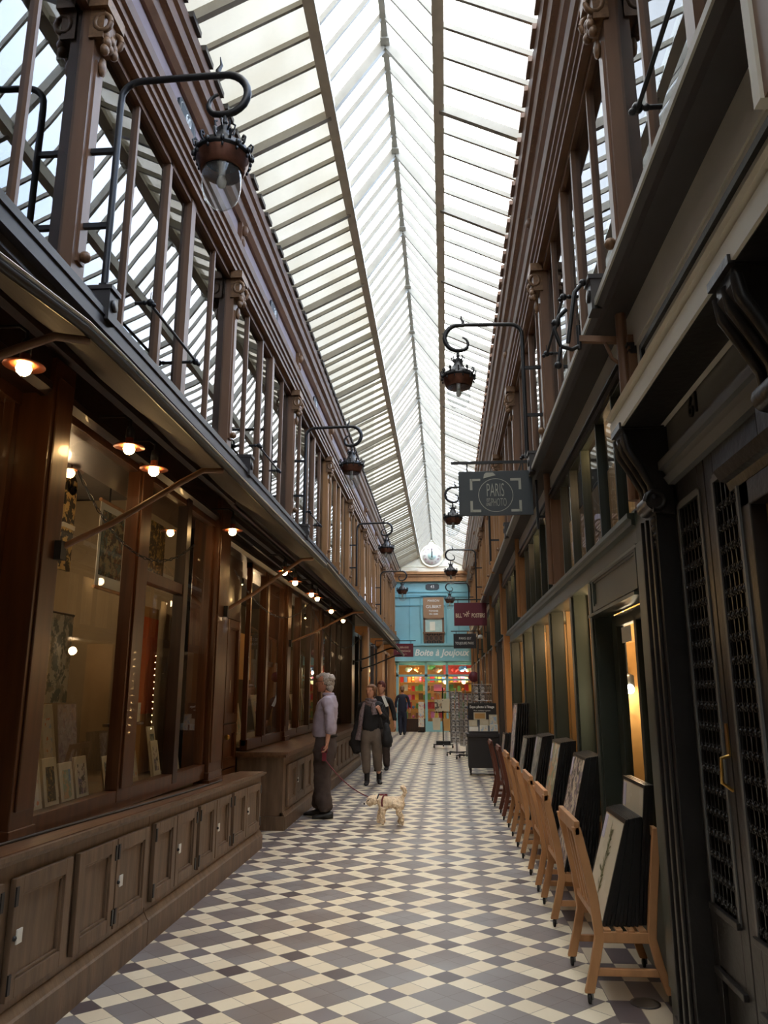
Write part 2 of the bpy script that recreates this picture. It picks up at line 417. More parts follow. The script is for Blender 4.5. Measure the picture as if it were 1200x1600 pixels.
    bp = N('ShaderNodeBump'); bp.inputs['Strength'].default_value = .4; bp.inputs['Distance'].default_value = .002; bp.invert = True
    L(j, bp.inputs['Height']); L(bp.outputs[0], b.inputs['Normal'])
    return m
M['floor'] = floor_mat()
S(MB().box(-4.6, 3.2, -14.2, 36, -.1, 0).build('floor', 'floor'), 'diagonal ceramic tile floor of cream, grey and dark tiles')

# ---- roof ------------------------------------------------------------
roof = struct('ceiling', 'pitched iron and glass roof over the arcade')
ZE, ZP, ZR = 6.62, 7.12, 7.92
XE0, XP0, XC, XP1, XE1 = -2.02, -1.02, -.49, .03, 1.06
def slope(xa, za, xb, zb, y0, y1, t=.006):
    mb = MB(); mb.hexa([(xa, y0, za), (xb, y0, zb), (xb, y1, zb), (xa, y1, za), (xa, y0, za + t), (xb, y0, zb + t), (xb, y1, zb + t), (xa, y1, za + t)])
    # a single sheet is enough for glazing
    q = MB(); q.add([(xa, y0, za), (xb, y0, zb), (xb, y1, zb), (xa, y1, za)], [(0, 1, 2, 3)]); return q
RY0 = -14.0
slope(XE0 - .1, ZE - .05, XP0, ZP, RY0, YE).build('glazing', 'roofL', roof)
slope(XP1, ZP, XE1 + .1, ZE - .05, RY0, YE).build('glazing', 'roofR', roof)
slope(XP0, ZP + .06, XC, ZR, RY0, YE).build('glazing', 'roofC', roof)
slope(XC, ZR, XP1, ZP + .06, RY0, YE).build('glazing', 'roofC', roof)
STEP = BAY / 10 * 1.0
raft = MB(); big = MB()
n0 = int((RY0 - 1.6) / STEP); k = 0
y = 6.40 - 65 * STEP
while y < YE:
    if y > RY0:
        main = (round((y - 6.40) / STEP) % 5 == 0)
        w, h = (.05, .09) if main else (.027, .048)
        t = big if main else raft
        for (xa, za, xb, zb) in ((XE0 - .1, ZE - .05, XP0, ZP), (XP1, ZP, XE1 + .1, ZE - .05), (XP0, ZP + .06, XC, ZR), (XC, ZR, XP1, ZP + .06)):
            t.bar((xa, y, za - h / 2 - .004), (xb, y, zb - h / 2 - .004), w, h, (0, 0, 1))
    y += STEP
raft.build('rafter_bars', 'roofbar', roof); big.build('principal_rafters', 'roofbar', roof)
p = MB(); p.box(XP0 - .035, XP0 + .035, RY0, YE, ZP - .09, ZP + .06); p.box(XP0 - .05, XP0 + .05, RY0, YE, ZP - .1, ZP - .08)
p.build('purlin', 'purl', roof)
p = MB(); p.box(XP1 - .035, XP1 + .035, RY0, YE, ZP - .09, ZP + .06); p.box(XP1 - .05, XP1 + .05, RY0, YE, ZP - .1, ZP - .08)
p.build('purlin', 'purl', roof)
p = MB(); p.box(XC - .03, XC + .03, RY0, YE, ZR - .09, ZR - .01)
yy = 6.40 - 12 * BAY / 2
while yy < YE:
    p.box(XC - .045, XC + .045, yy - .12, yy + .12, ZR - .11, ZR - .01); yy += BAY / 2
p.build('ridge_beam', 'roofbar', roof)
# neighbouring house beyond the left eaves, seen through the glass
S(MB().box(-5.2, -3.7, -15, 40, 6.9, 24).build('wall_neighbour', 'ext'), 'pale wall of the house next door seen through the left roof slope')

# ---- upper facades -----------------------------------------------------
class Facade:
    pass
trim_n = [0]
def T(): trim_n[0] += 1; return 'trim_%d' % trim_n[0]
win_n = [0]
def Wn(): win_n[0] += 1; return 'window_%d' % win_n[0]
Z_L, Z_H = 3.64, 5.70       # ledge top, window head
def upper(X, s, side, col, ystart):
    # ledge
    m = MB(); moulding(m, X, s, 3.40 if s > 0 else 3.545, 3.58, [(0, .16), (.2, .2), (.5, .2), (.55, .24), (1, .24)] if s > 0 else [(0, .13), (.5, .15), (1, .18)], RY0, YE)
    S(m.build(T(), 'ledge', None), 'charcoal ledge moulding running below the upper windows on the %s side' % side)
    m = MB(); lw = .25 if s > 0 else .19; m.box(X - s * .04, X + s * lw, RY0, YE, 3.58, 3.615); m.box(X - s * .04, X + s * (lw - .03), RY0, YE, 3.635, 3.66); S(m.build(T(), 'ledgel' if s < 0 else 'ledge'), 'top edge strip of the ledge on the %s side' % side)
    # entablature
    m = MB(); moulding(m, X, s, Z_H, 5.98, [(0, .0), (0, .05), (.18, .05), (.2, .07), (.38, .07), (.4, .095), (.6, .095), (.62, .12), (.8, .14), (.85, .09), (1, .09)], RY0, YE)
    S(m.build(T(), col), 'stepped architrave above the upper windows, %s side' % side)
    m = MB(); m.box(X - s * .04, X + s * .03, RY0, YE, 5.98, 6.36); S(m.build(T(), 'lav'), 'mauve frieze band under the cornice, %s side' % side)
    m = MB(); moulding(m, X, s, 6.30, 6.56, [(0, .03), (0, .06), (.15, .1), (.2, .1), (.4, .12), (.45, .17), (.7, .19), (.75, .22), (1, .24)], RY0, YE)
    S(m.build(T(), col), 'projecting cornice at the foot of the glass roof, %s side' % side)
    m = MB(); y = ystart - 4 * BAY
    while y < YE:
        if y > RY0: m.box(X + s * .12, X + s * .155, y, y + .03, 6.41, 6.45)
        y += .07
    S(m.build(T(), 'gilt'), 'beaded dentil strip in the cornice, %s side' % side)
    m = MB(); y = 6.40 - 65 * STEP
    while y < YE:
        if y > RY0: m.box(X + s * .1, X + s * .27, y - .1, y + .1, 6.56, 6.61)
        y += STEP * 1.0
    S(m.build(T(), 'darkwood' if s > 0 else col), 'row of eaves blocks catching the roof bars, %s side' % side)
    # bays
    k = -1
    while True:
        yp_ = ystart + k * BAY
        if yp_ > YE: break
        c = col if k < 3 else 'ochre'  # far bays: same brown paint, golden light put into the colour
        pl = struct(T(), 'slender pilaster with scrolled capital, number %d along the %s facade' % (k + 2, side))
        m = MB(); m.box(X - s * .06, X + s * .03, yp_ - .075, yp_ + .075, Z_L, Z_H); m.box(X + s * .03, X + s * .045, yp_ - .04, yp_ + .04, Z_L + .3, 5.3)
        m.build('shaft', c, pl)
        m = MB(); pw = .265 if s > 0 else .205; m.box(X, X + s * pw, yp_ - .055, yp_ + .055, 3.56, 3.74); m.box(X, X + s * (pw + .012), yp_ - .063, yp_ + .063, 3.74, 3.765)
        m.lathe([(.0, 0), (.035, 0), (.035, .012), (.0, .012)], 14); i0 = len(m.v) - 56
        m.xf(Matrix.Translation((X + s * pw, yp_, 3.66)) @ Matrix.Rotation(s * PI / 2, 4, 'Y'), i0)
        m.build('pedestal', 'ledge' if k < 3 else c, pl)
        m = MB(); m.box(X, X + s * .12, yp_ - .12, yp_ + .12, 5.62, 5.70); m.box(X, X + s * .09, yp_ - .09, yp_ + .09, 5.42, 5.62)
        for dy in (-.08, .08): m.tube([(X + s * (.08 + .05 * math.cos(a)), yp_ + dy, 5.53 + .06 * math.sin(a)) for a in [i * PI / 5 for i in range(11)]], .018, 6)
        for q in range(7): m.ball((X + s * (.09 + .01 * (q % 2)), yp_ + (q % 3 - 1) * .05, 5.46 - .05 * (q // 3)), .03, 8, (1, 1, 1.3))
        m.ball((X + s * .06, yp_, 5.28), .035, 8, (.7, 1, 2)); m.ball((X + s * .07, yp_, 3.98), .035, 8)
        m.build('capital', 'gilt', pl)
        m = MB(); m.box(X, X + s * .075, yp_ - .05, yp_ + .05, 5.98, 6.3)
        m.ball((X + s * .09, yp_, 6.22), .045, 8, (1, .8, 1.4)); m.ball((X + s * .08, yp_, 6.08), .028, 8, (1, 1, 1.8))
        m.build('frieze_bracket', 'gilt' if k > 1 else c, pl)
        # window of the bay
        y0, y1 = yp_ + .07, yp_ + BAY - .07
        if y1 > YE: y1 = YE
        w = struct(Wn(), 'tall upper window bay with slim glazing bars, number %d along the %s facade' % (k + 2, side))
        m = MB(); m.box(X - s * .07, X - s * .01, y0, y1, Z_L, Z_L + .07); m.box(X - s * .07, X - s * .01, y0, y1, Z_H - .06, Z_H)
        m.build('frame', c, w)
        prev = y0
        for rel, wd, out_ in ((.74, .028, -.02), (1.37, .05, -.01), (1.90, .10, 0), (2.60, .028, -.02)):
            yc = yp_ + rel
            if yc > YE - .1: break
            MB().box(X - s * .07, X + s * out_, yc - wd / 2, yc + wd / 2, Z_L + .03, Z_H - .02).build('glazing_bar' if wd < .05 else 'stile', c, w)
            MB().add([(X - s * .045, prev, Z_L), (X - s * .045, yc, Z_L), (X - s * .045, yc, Z_H), (X - s * .045, prev, Z_H)], [(0, 1, 2, 3)]).build('pane', 'glassW', w)
            prev = yc
        MB().add([(X - s * .045, prev, Z_L), (X - s * .045, y1, Z_L), (X - s * .045, y1, Z_H), (X - s * .045, prev, Z_H)], [(0, 1, 2, 3)]).build('pane', 'glassW', w)
        k += 1
upper(XL, 1, 'left', 'brown', P0)
upper(XR, -1, 'right', 'brown', P0 + .1)
# rooms behind upper windows
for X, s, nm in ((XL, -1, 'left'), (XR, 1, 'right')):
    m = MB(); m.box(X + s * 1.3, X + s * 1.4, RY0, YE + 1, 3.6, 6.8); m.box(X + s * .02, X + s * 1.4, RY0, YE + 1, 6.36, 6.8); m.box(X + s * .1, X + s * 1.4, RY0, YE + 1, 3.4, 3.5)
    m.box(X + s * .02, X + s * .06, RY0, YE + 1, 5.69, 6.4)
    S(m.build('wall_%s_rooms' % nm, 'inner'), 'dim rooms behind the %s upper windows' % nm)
    # gutter / roof edge closing the sky outside the glazing
    S(MB().box(X + s * .05, X + s * 1.5, RY0, YE + 1, 6.8, 6.9).build(T(), 'darkwood'), 'flat roof edge beyond the %s eaves' % nm)
# enamel number plates on the friezes
def plate(x, s, y, z, txt):
    t = thing('number_plate', 'PL', 'plate', (x, y, z))
    m = MB(); pts = [(-.2, -.06), (-.16, -.1), (.16, -.1), (.2, -.06), (.2, .06), (.16, .1), (-.16, .1), (-.2, .06)]
    m.prism([(y + a, z + b) for a, b in pts], 'x', x, x + s * .02); m.build('enamel_panel', 'signblk', t)
    m = MB(); m.prism([(y + a * .85, z + b * .8) for a, b in pts], 'x', x + s * .02, x + s * .022); m.build('pale_border', 'signlet', t)
    m = MB(); m.prism([(y + a * .8, z + b * .72) for a, b in pts], 'x', x + s * .022, x + s * .024); m.build('field', 'signblk', t)
    text(txt, .13, 'chalk', t, (x + s * .026, y, z), 'numerals', rot=(PI / 2, 0, s * PI / 2)); return t
for i, tx in enumerate(('60', '58', '56')):
    o = plate(XL + .03, 1, P0 + BAY / 2 + i * BAY + (.05 if i else -.1), 6.14, tx)
    o['label'] = ['enamel number plate on the mauve frieze just beyond the big near lantern', 'enamel number plate on the frieze one bay past the nearest plate', 'small far enamel number plate on the left frieze'][i]

S(MB().box(-4.6, 3.2, RY0 - .1, RY0, 0, 9).build('wall_back_fill', 'back'), 'unseen pale wall added behind the camera to block sky and bounce light')  # added out of view: shuts out sky from behind and gives fill
# ---- end wall --------------------------------------------------------
S(MB().prism([(-2.3, 6.35), (1.35, 6.35), (1.35, 6.6), (XP1, ZP), (XC, ZR + .08), (XP0, ZP), (-2.3, 6.6)], 'y', YE, YE + .2).build('wall_end_gable', 'cream'), 'cream gable wall closing the roof')
m = MB(); m.box(-2.3, 1.35, YE - .16, YE, 6.3, 6.4); m.box(-2.3, 1.35, YE - .1, YE, 6.05, 6.3); m.box(-2.3, 1.35, YE - .13, YE, 6.0, 6.07)
S(m.build(T(), 'ochre'), 'ochre cornice across the foot of the cream gable')
m = MB()
for i in range(60): m.box(-2.2 + i * .058, -2.17 + i * .058, YE - .15, YE - .1, 6.2, 6.24)
S(m.build(T(), 'gilt'), 'dentils on the gable cornice')
m = MB()
for (x0, x1, z0, z1) in ((-1.95, -1.05, 6.45, 6.6), (.05, .95, 6.45, 6.6), (-1.0, 0, 7.35, 7.42), (-.9, -.86, 7.35, 7.75), (-.12, -.08, 7.35, 7.75), (-.9, -.08, 7.7, 7.76), (-.7, -.3, 7.45, 7.5), (-.7, -.3, 7.6, 7.65)):
    m.box(x0, x1, YE - .04, YE, z0, z1)
m.box(-1.9, .9, YE - .03, YE, 6.62, 6.65)
S(m.build(T(), 'cream'), 'raised plaster panels on the cream gable')
ck = thing('wall_clock', 'round white clock showing twelve set high on the cream gable', 'clock', (-.49, YE, 7.08))
m = MB(); m.lathe([(0, 0), (.5, 0), (.5, .05), (.46, .07), (.44, .05), (0, .05)], 40); m.xf(Matrix.Translation((-.49, YE - .01, 7.08)) @ Matrix.Rotation(PI / 2, 4, 'X')); m.build('case', 'cream', ck)
m = MB(); m.lathe([(0, 0), (.40, 0), (.40, .012), (0, .012)], 40); m.xf(Matrix.Translation((-.49, YE - .06, 7.08)) @ Matrix.Rotation(PI / 2, 4, 'X')); m.build('dial', 'white', ck)
m = MB(); m.lathe([(0, 0), (.17, 0), (.17, .01), (0, .01)], 30); m.xf(Matrix.Translation((-.49, YE - .073, 7.08)) @ Matrix.Rotation(PI / 2, 4, 'X')); m.build('centre_disc', mat('pale_aqua_enamel', srgb(190, 214, 208), .5, var=0), ck)
M['rose'] = mat('rose_numeral', srgb(150, 96, 110), .5, var=0)
rom = ['XII', 'I', 'II', 'III', 'IIII', 'V', 'VI', 'VII', 'VIII', 'IX', 'X', 'XI']
nm = MB()
for i in range(12):
    a = PI / 2 - i * PI / 6
    n = len(rom[i]); w = .012
    for j in range(min(n, 3)):
        off = (j - (min(n, 3) - 1) / 2) * .03
        cx, cz = -.49 + .3 * math.cos(a) + off * math.sin(a), 7.08 + .3 * math.sin(a) - off * math.cos(a)
        nm.bar((cx - .04 * math.cos(a), YE - .076, cz - .04 * math.sin(a)), (cx + .04 * math.cos(a), YE - .076, cz + .04 * math.sin(a)), .012, .006, (0, 1, 0))
nm.build('dial_markings', 'rose', ck, kind='stuff')
MB().bar((-.49, YE - .09, 7.0), (-.49, YE - .09, 7.36), .035, .008, (0, 1, 0)).build('minute_hand', 'iron', ck)
MB().bar((-.49, YE - .10, 7.02), (-.485, YE - .10, 7.26), .05, .008, (0, 1, 0)).build('hour_hand', 'iron', ck)

# blue shop facade of the end wall
S(MB().box(-2.3, 1.35, YE, YE + .15, 2.6, 6.05).build('wall_end', 'blue'), 'turquoise panelled wall above the toy shop')
m = MB()
for z in (5.55, 5.0, 3.42): m.box(-2.3, 1.35, YE - .03, YE, z, z + .04)
m.box(-2.3, 1.35, YE - .05, YE, 5.35, 5.45)
for x in (-1.45, .55): m.box(x, x + .03, YE - .02, YE, 3.45, 5.35)
m.box(-1.0, -.95, YE - .05, YE, 3.42, 5.4); m.box(.03, .08, YE - .05, YE, 3.42, 5.4); m.box(-1.0, .08, YE - .05, YE, 5.36, 5.4)
S(m.build(T(), 'blued'), 'turquoise mouldings framing the end wall panels')
w = struct(Wn(), 'narrow window in the turquoise wall with painted board and little balcony')
MB().box(-.88, -.03, YE - .04, YE, 4.5, 5.36).build('painted_board', mat('tan_painted_board', srgb(164, 128, 96), .5, var=.05), w)
for (tx, z, sz) in (('MAISON', 5.2, .13), ('GILBERT', 4.95, .17), ('FONDEE', 4.78, .10), ('EN 1848', 4.65, .10)):
    text(tx, sz, 'chalk', w, (-.455, YE - .045, z), 'lettering', sx=1.0)
MB().box(-.82, -.1, YE - .03, YE - .01, 3.9, 4.48).build('pane', mat('pale_window_reflection_pane', srgb(190, 214, 206), .15, var=.1), w)
m = MB(); m.box(-.88, -.8, YE - .05, YE, 3.5, 4.5); m.box(-.11, -.03, YE - .05, YE, 3.5, 4.5); m.box(-.88, -.03, YE - .05, YE, 4.44, 4.5); m.build('frame', 'brown', w)
m = MB(); m.box(-.9, 0, YE - .1, YE - .04, 3.86, 3.92)
for i in range(9): m.bar((-.86 + i * .1, YE - .07, 3.45), (-.86 + i * .1, YE - .07, 3.9), .018, .018)
for i in range(4): m.tube([(-.76 + i * .2 + .07 * math.cos(a), YE - .07, 3.68 + .12 * math.sin(a)) for a in [q * PI / 6 for q in range(13)]], .01, 5)
m.build('balcony_rail', 'brown', w)
MB().box(-.86, -.05, YE - .02, YE, 3.44, 3.88).build('lower_panel', 'darkwood', w)
MB().box(-.62, -.4, YE - .035, YE - .03, 3.98, 4.34).build('curtain', 'cream', w)
pt = thing('number_plate', 'blue grey number plate centred above the tan board on the turquoise wall', 'plate', (-.49, YE, 5.78))
pts = [(-.28, -.07), (-.2, -.12), (.2, -.12), (.28, -.07), (.28, .07), (.2, .12), (-.2, .12), (-.28, .07)]
MB().prism([(-.49 + a, 5.78 + b) for a, b in pts], 'y', YE - .03, YE).build('enamel_panel', 'signblk', pt)
text('43', .17, 'chalk', pt, (-.49, YE - .035, 5.78), 'numerals')
# shop fascia + front
fs = thing('shop_fascia', 'turquoise fascia board with white handwritten lettering over the toy shop', 'sign', (-.49, YE - .3, 2.8))
m = MB(); m.box(-2.1, 1.2, YE - .28, YE - .01, 2.8, 3.36); m.box(-2.15, 1.25, YE - .34, YE - .01, 3.36, 3.44); m.box(-2.15, 1.25, YE - .34, YE - .01, 2.74, 2.8); m.build('board', 'blue', fs)
text('Boite à Joujoux', .36, 'chalk', fs, (-.17, YE - .285, 3.07), 'lettering', ext=.008, shear=.25, sx=.97, off=.009)
sf = struct(Wn(), 'turquoise toy shop front with tall panes and glazed door')
m = MB()
for x in (-2.0, -.84, .0, 1.08): m.box(x, x + .1, YE - .2, YE - .08, 0, 2.76)
for x0, x1 in ((-2.0, 1.18),): m.box(x0, x1, YE - .2, YE - .08, 2.14, 2.22); m.box(x0, x1, YE - .2, YE - .08, 2.68, 2.78)
m.box(-.84, 1.18, YE - .18, YE - .1, 1.98, 2.05)
m.build('frame', 'blue', sf)
m = MB(); m.box(-1.9, -.84, YE - .26, YE - .1, 0, .5); m.box(.1, 1.08, YE - .2, YE - .1, 0, .45); m.build('stallriser', 'reddk', sf)
MB().box(-.74, 0, YE - .18, YE - .12, 0, .4).build('door_panel', 'blue', sf)
MB().add([(-1.95, YE - .12, .45), (1.1, YE - .12, .45), (1.1, YE - .12, 2.7), (-1.95, YE - .12, 2.7)], [(0, 1, 2, 3)]).build('pane', 'glassS', sf)
# toy shop room
m = MB(); m.box(-2.2, 1.4, YE + 2.4, YE + 2.5, 0, 3); m.box(-2.4, -2.2, YE, YE + 2.5, 0, 3); m.box(1.4, 1.5, YE, YE + 2.5, 0, 3); m.box(-2.4, 1.5, YE, YE + 2.5, 2.85, 3)
S(m.build('wall_toy_shop', mat('warm_shop_wall', srgb(214, 176, 116), .8, var=.15, scale=3)), 'warm lit inner walls of the toy shop')
LIGHTS = []  # unseen point lights added to brighten the interiors
# ------------------------------------------------------------------ left lower side
def zt(y): return (.85 - .0246 * (y - 3.4)) / .80
def shear_top(mb):
    mb.v = [(x, y, z * zt(y)) for x, y, z in mb.v]; return mb
XF = -1.92
def cabinet(y0, y1, doors, label, tags, hz=True, XFc=XF, back=-2.2, shear=True, top=.76, panel_end=False):
    t = thing('low_cabinet', label, 'cabinet', (XFc - .1, (y0 + y1) / 2, 0), 'low panelled cabinets under the left shop windows')
    fx = shear_top if shear else (lambda m: m)
    m = MB(); m.box(back, XFc, y0, y1, .1, top)
    fx(m).build('carcass', 'cab', t)
    m = MB(); moulding(m, XFc, 1, 0, .19, [(0, .035), (.75, .035), (.8, .025), (1, .005)], y0, y1); m.box(back, XFc, y0, y1, 0, .1)
    if panel_end: m.box(back, XFc + .03, y0 - .03, y0, 0, .15)
    fx(m).build('plinth', 'cab', t)
    for i, (a, b) in enumerate(doors):
        m = MB(); pdoor(m, XFc + .002, 1, a + .008, b - .008, .235, .70, .068, .028)
        d = fx(m).build('door', 'cab', t, bevel=.003)
        hy = a + .02 if i % 2 == 0 else b - .02
        if shear:
            for z in (.30, .63): MB().box(XFc + .02, XFc + .036, hy - .011, hy + .011, z * zt(hy) - .04, z * zt(hy) + .04).build('hinge', 'iron', d)
        if i in tags:
            ty = a + .035
            z = .47 * (zt(ty) if shear else 1)
            MB().box(XFc + .03, XFc + .036, ty + .01, ty + .055, z - .03, z + .03).build('card_tag', 'white', d, 'small white card at the lock')
            MB().ball((XFc + .035, ty - .008, z), .011, 8).build('knob', 'iron', d)
    return t
cabinet(2.2, 5.13, [(2.3, 2.86), (2.86, 3.42), (3.5, 4.05), (4.11, 4.59), (4.59, 5.09)], 'long weathered wooden cabinet nearest the camera at the foot of the bookshop windows', (2, 4))
cabinet(5.14, 8.22, [(5.18, 5.60), (5.60, 6.06), (6.12, 6.56), (6.56, 7.01), (7.09, 7.55), (7.55, 8.12)], 'weathered wooden cabinet whose far end stops at the recessed door', (1, 3, 5))
t = thing('worktop', 'worn wooden worktop running along the two near cabinets', 'worktop', (-2, 5, .8))
m = MB(); moulding(m, XF, 1, .755, .80, [(0, .0), (.1, .02), (.5, .03), (.6, .045), (1, .045)], 2.2, 8.27); m.box(-2.22, XF, 2.2, 8.27, .757, .79)
shear_top(m).build('front_moulding', 'cab', t)
m = MB(); m.box(-2.15, XF + .02, 2.2, 8.24, .79, .806); shear_top(m).build('top_board', 'cabtop', t)
cabinet(9.24, 17.4, [(9.4 + i * .55, 9.4 + (i + 1) * .55) for i in range(14)], 'long panelled wooden cabinet beyond the recessed door where the man stands', (1, 4, 7), XFc=-1.9, back=-2.45, shear=False, top=.80, panel_end=True)
t = thing('worktop', 'moulded wooden top of the farther cabinet beside the man', 'worktop', (-2.1, 13, .84))
m = MB(); m.box(-2.47, -1.86, 9.18, 17.45, .80, .83); m.box(-2.47, -1.83, 9.15, 17.48, .83, .86); m.build('top_board', 'cabtop', t)

ZW0, ZW1 = .84, 3.10
# pilasters / posts of the near bookshop front
def post(y0, y1, x0, x1, z0, z1, m='red', lab='', base=True):
    b = MB(); b.box(x0, x1, y0, y1, z0, z1)
    if base: b.box(x0, x1 + .02, y0 - .02, y1 + .02, z0, z0 + .06); b.box(x0, x1 + .01, y0 - .01, y1 + .01, z0 + .06, z0 + .12)
    b.box(x1, x1 + .012, y0 + .03, y1 - .03, z0 + .2, z1 - .1)
    return S(b.build(T(), m, bevel=.004), lab)
post(3.70, 3.92, -2.45, -2.06, .78, 3.3, 'red', 'broad varnished pilaster between the two nearest bookshop windows')
post(6.82, 7.2, -2.3, -2.06, .74, 3.3, 'red', 'varnished pilaster at the far end of the near bookshop window')
post(.45, .67, -2.45, -2.06, .78, 3.3, 'red', 'pilaster at the near end of the bookshop front')
def shopwin(y0, y1, X, posts, lab, z0=ZW0, z1=ZW1, transoms=(), wood='red', sill=True, thin='reddk'):
    w = struct(Wn(), lab)
    m = MB(); m.box(X - .05, X + .04, y0, y1, z0 - .05, z0 + .07); m.box(X - .05, X + .03, y0, y1, z1 - .07, z1 + .02)
    m.box(X - .04, X + .02, y0, y0 + .05, z0, z1); m.box(X - .04, X + .02, y1 - .05, y1, z0, z1)
    m.build('frame', wood, w, bevel=.003)
    for (a, b) in posts:
        q = MB(); q.box(X - .04, X + .045, a, b, z0, z1)
        if b - a > .1: q.box(X + .045, X + .06, a + .03, b - .03, z0 + .08, z1 - .05)
        q.build('mullion', wood if b - a > .1 else thin, w, bevel=.003)
    for (a, b, z) in transoms:
        MB().box(X - .035, X + .035, a, b, z, z + .08).build('transom', wood, w, bevel=.003)
    cuts = [y0] + [c for ab in posts for c in ab] + [y1]
    for i in range(0, len(cuts), 2):
        a, b = cuts[i], cuts[i + 1]
        MB().add([(X, a, z0), (X, b, z0), (X, b, z1), (X, a, z1)], [(0, 1, 2, 3)]).build('pane', 'glassS', w)
    return w
shopwin(.67, 3.70, -2.26, [(2.1, 2.22)], 'near bookshop window at the picture edge', z0=.86)
shopwin(3.92, 6.82, -2.13, [(4.98, 5.22), (6.0, 6.10)], 'tall three pane bookshop window above the nearest cabinets', z0=.86, transoms=[(5.22, 6.0, 2.3)])
# fascia over windows
def fascia(y0, y1, X, m='reddk', lab='dark varnished fascia over the bookshop windows'):
    b = MB(); moulding(b, X, 1, 3.08, 3.44, [(0, .0), (.1, .03), (.2, .03), (.25, .01), (.7, .01), (.75, .05), (1, .08)], y0, y1); b.box(X - .5, X, y0, y1, 3.1, 3.44)
    S(b.build(T(), m), lab)
fascia(RY0, 7.25, -2.1)
S(MB().box(-2.4, -2.3, RY0, .45, .8, 3.3).build('wall_left_near', 'innerL'), 'shop wall behind the camera on the left')
fascia(7.25, 17.5, -2.3, lab='dark varnished fascia over the recessed doorway and farther windows')
S(MB().box(XL - .06, XL + .0, RY0, YE, 3.4, 3.66).build('wall_left_band', 'lav'), 'grey band under the left ledge')
# stallboard under window behind cabinets
S(MB().box(-2.4, -2.21, RY0, 7.3, 0, .84).build('wall_left_base', 'reddk'), 'wooden wall base behind the near cabinets')
S(MB().box(-2.6, -2.48, 9.2, 17.6, 0, .88).build('wall_left_base_far', 'reddk'), 'wooden wall base behind the far cabinet')
# recessed door
dr = struct('door_1', 'panelled varnished door in the recess between the cabinets')
XD = -2.48
m = MB(); m.box(XD - .05, XD, 8.0, 9.24, 0, 3.1); m.build('door_frame', 'reddk', dr)
for a, b in ((8.06, 8.6), (8.62, 9.16)):
    m = MB()
    pdoor(m, XD, 1, a, b, 1.2, 2.35, .09, .03); pdoor(m, XD, 1, a, b, .72, 1.18, .09, .03); pdoor(m, XD, 1, a, b, .05, .7, .09, .03)
    d = m.build('door_leaf', 'red', dr)
MB().ball((XD + .06, 8.68, 1.05), .03, 10).build('door_knob', 'brass', dr)
MB().box(XD - .01, XD + .03, 8.06, 9.16, 2.36, 2.44).build('transom', 'reddk', dr)
for y, z in ((8.35, 1.6), (8.9, 1.6)):
    MB().box(XD + .002, XD + .006, y - .012, y + .012, z - .07, z + .07).build('small_notice', 'signlet', dr)
S(MB().box(-2.5, -2.1, 7.2, 7.3, 0, 3.3).build(T(), 'reddk'), 'return panel at the near side of the recessed door')
S(MB().box(-2.52, -2.46, 7.3, 8.0, 0, 3.3).build('wall_left_recess', 'reddk'), 'wooden wall of the recess')
# second shopfront
S2 = -2.38
lr = MB().bar((-2.05, 7.25, 3.1), (-2.05, 17.4, 3.02), .025, .04)
for y in (8.0, 10.2, 12.2, 14.2, 16.4): lr.bar((-2.05, y, 3.07), (-2.3, y, 3.25), .02, .02)
S(lr.build(T(), 'iron'), 'iron rail carrying the farther awning lamps')
shopwin(9.24, 11.25, S2, [(9.95, 10.12)], 'shop window over the far cabinet next to the recessed door', z0=.92, z1=3.1)
post(11.25, 11.55, -2.6, -2.32, .86, 3.3, 'red', 'varnished pilaster standing on the far cabinet, left of the man')
shopwin(11.55, 14.4, S2, [(12.3, 12.42), (13.35, 13.45)], 'shop window the man in the pale shirt looks into', z0=.92, z1=3.1)
post(14.4, 14.7, -2.6, -2.32, .86, 3.3, 'red', 'varnished pilaster behind the man in the pale shirt')
shopwin(14.7, 17.5, S2, [(15.6, 15.72), (16.5, 16.6)], 'dark shop window beyond the man', z0=.92, z1=3.1, wood='reddk')
# farther dark shop and the ochre fronts
S(MB().box(-2.7, -2.1, 17.5, 18.0, 0, 3.44).build(T(), 'reddk'), 'dark pier closing the bookshop front')
shopwin(18.0, 21.2, -2.3, [(19.0, 19.12), (20.1, 20.22)], 'black framed shop window beneath the far end of the awning', z0=.55, z1=3.0, wood='iron')
S(MB().box(-2.5, -2.28, 18.0, 21.2, 0, .55).build('wall_left_base_black', 'dark'), 'black base under the dark shop window')
post(21.2, 21.6, -2.5, -2.12, 0, 3.3, 'ochre', 'ochre pier after the black shop window')
shopwin(21.6, 26.0, -2.3, [(22.9, 23.0), (24.4, 24.5)], 'warm lit shop window before the toy shop', z0=.5, z1=3.0, wood='darkwood')
S(MB().box(-2.5, -2.28, 21.6, 26.0, 0, .5).build('wall_left_base_end', 'ochre'), 'ochre base near the toy shop')
post(26.0, 26.3, -2.5, -2.1, 0, 3.3, 'ochre', 'ochre pier near the far end of the left side')
shopwin(26.3, 31.4, -2.25, [(28.0, 28.1), (29.6, 29.7)], 'last left shop window beside the toy shop', z0=.5, z1=3.0, wood='ochre')
post(31.4, 31.8, -2.5, -2.05, 0, 6.3, 'ochre', 'ochre corner pier beside the turquoise wall', base=False)
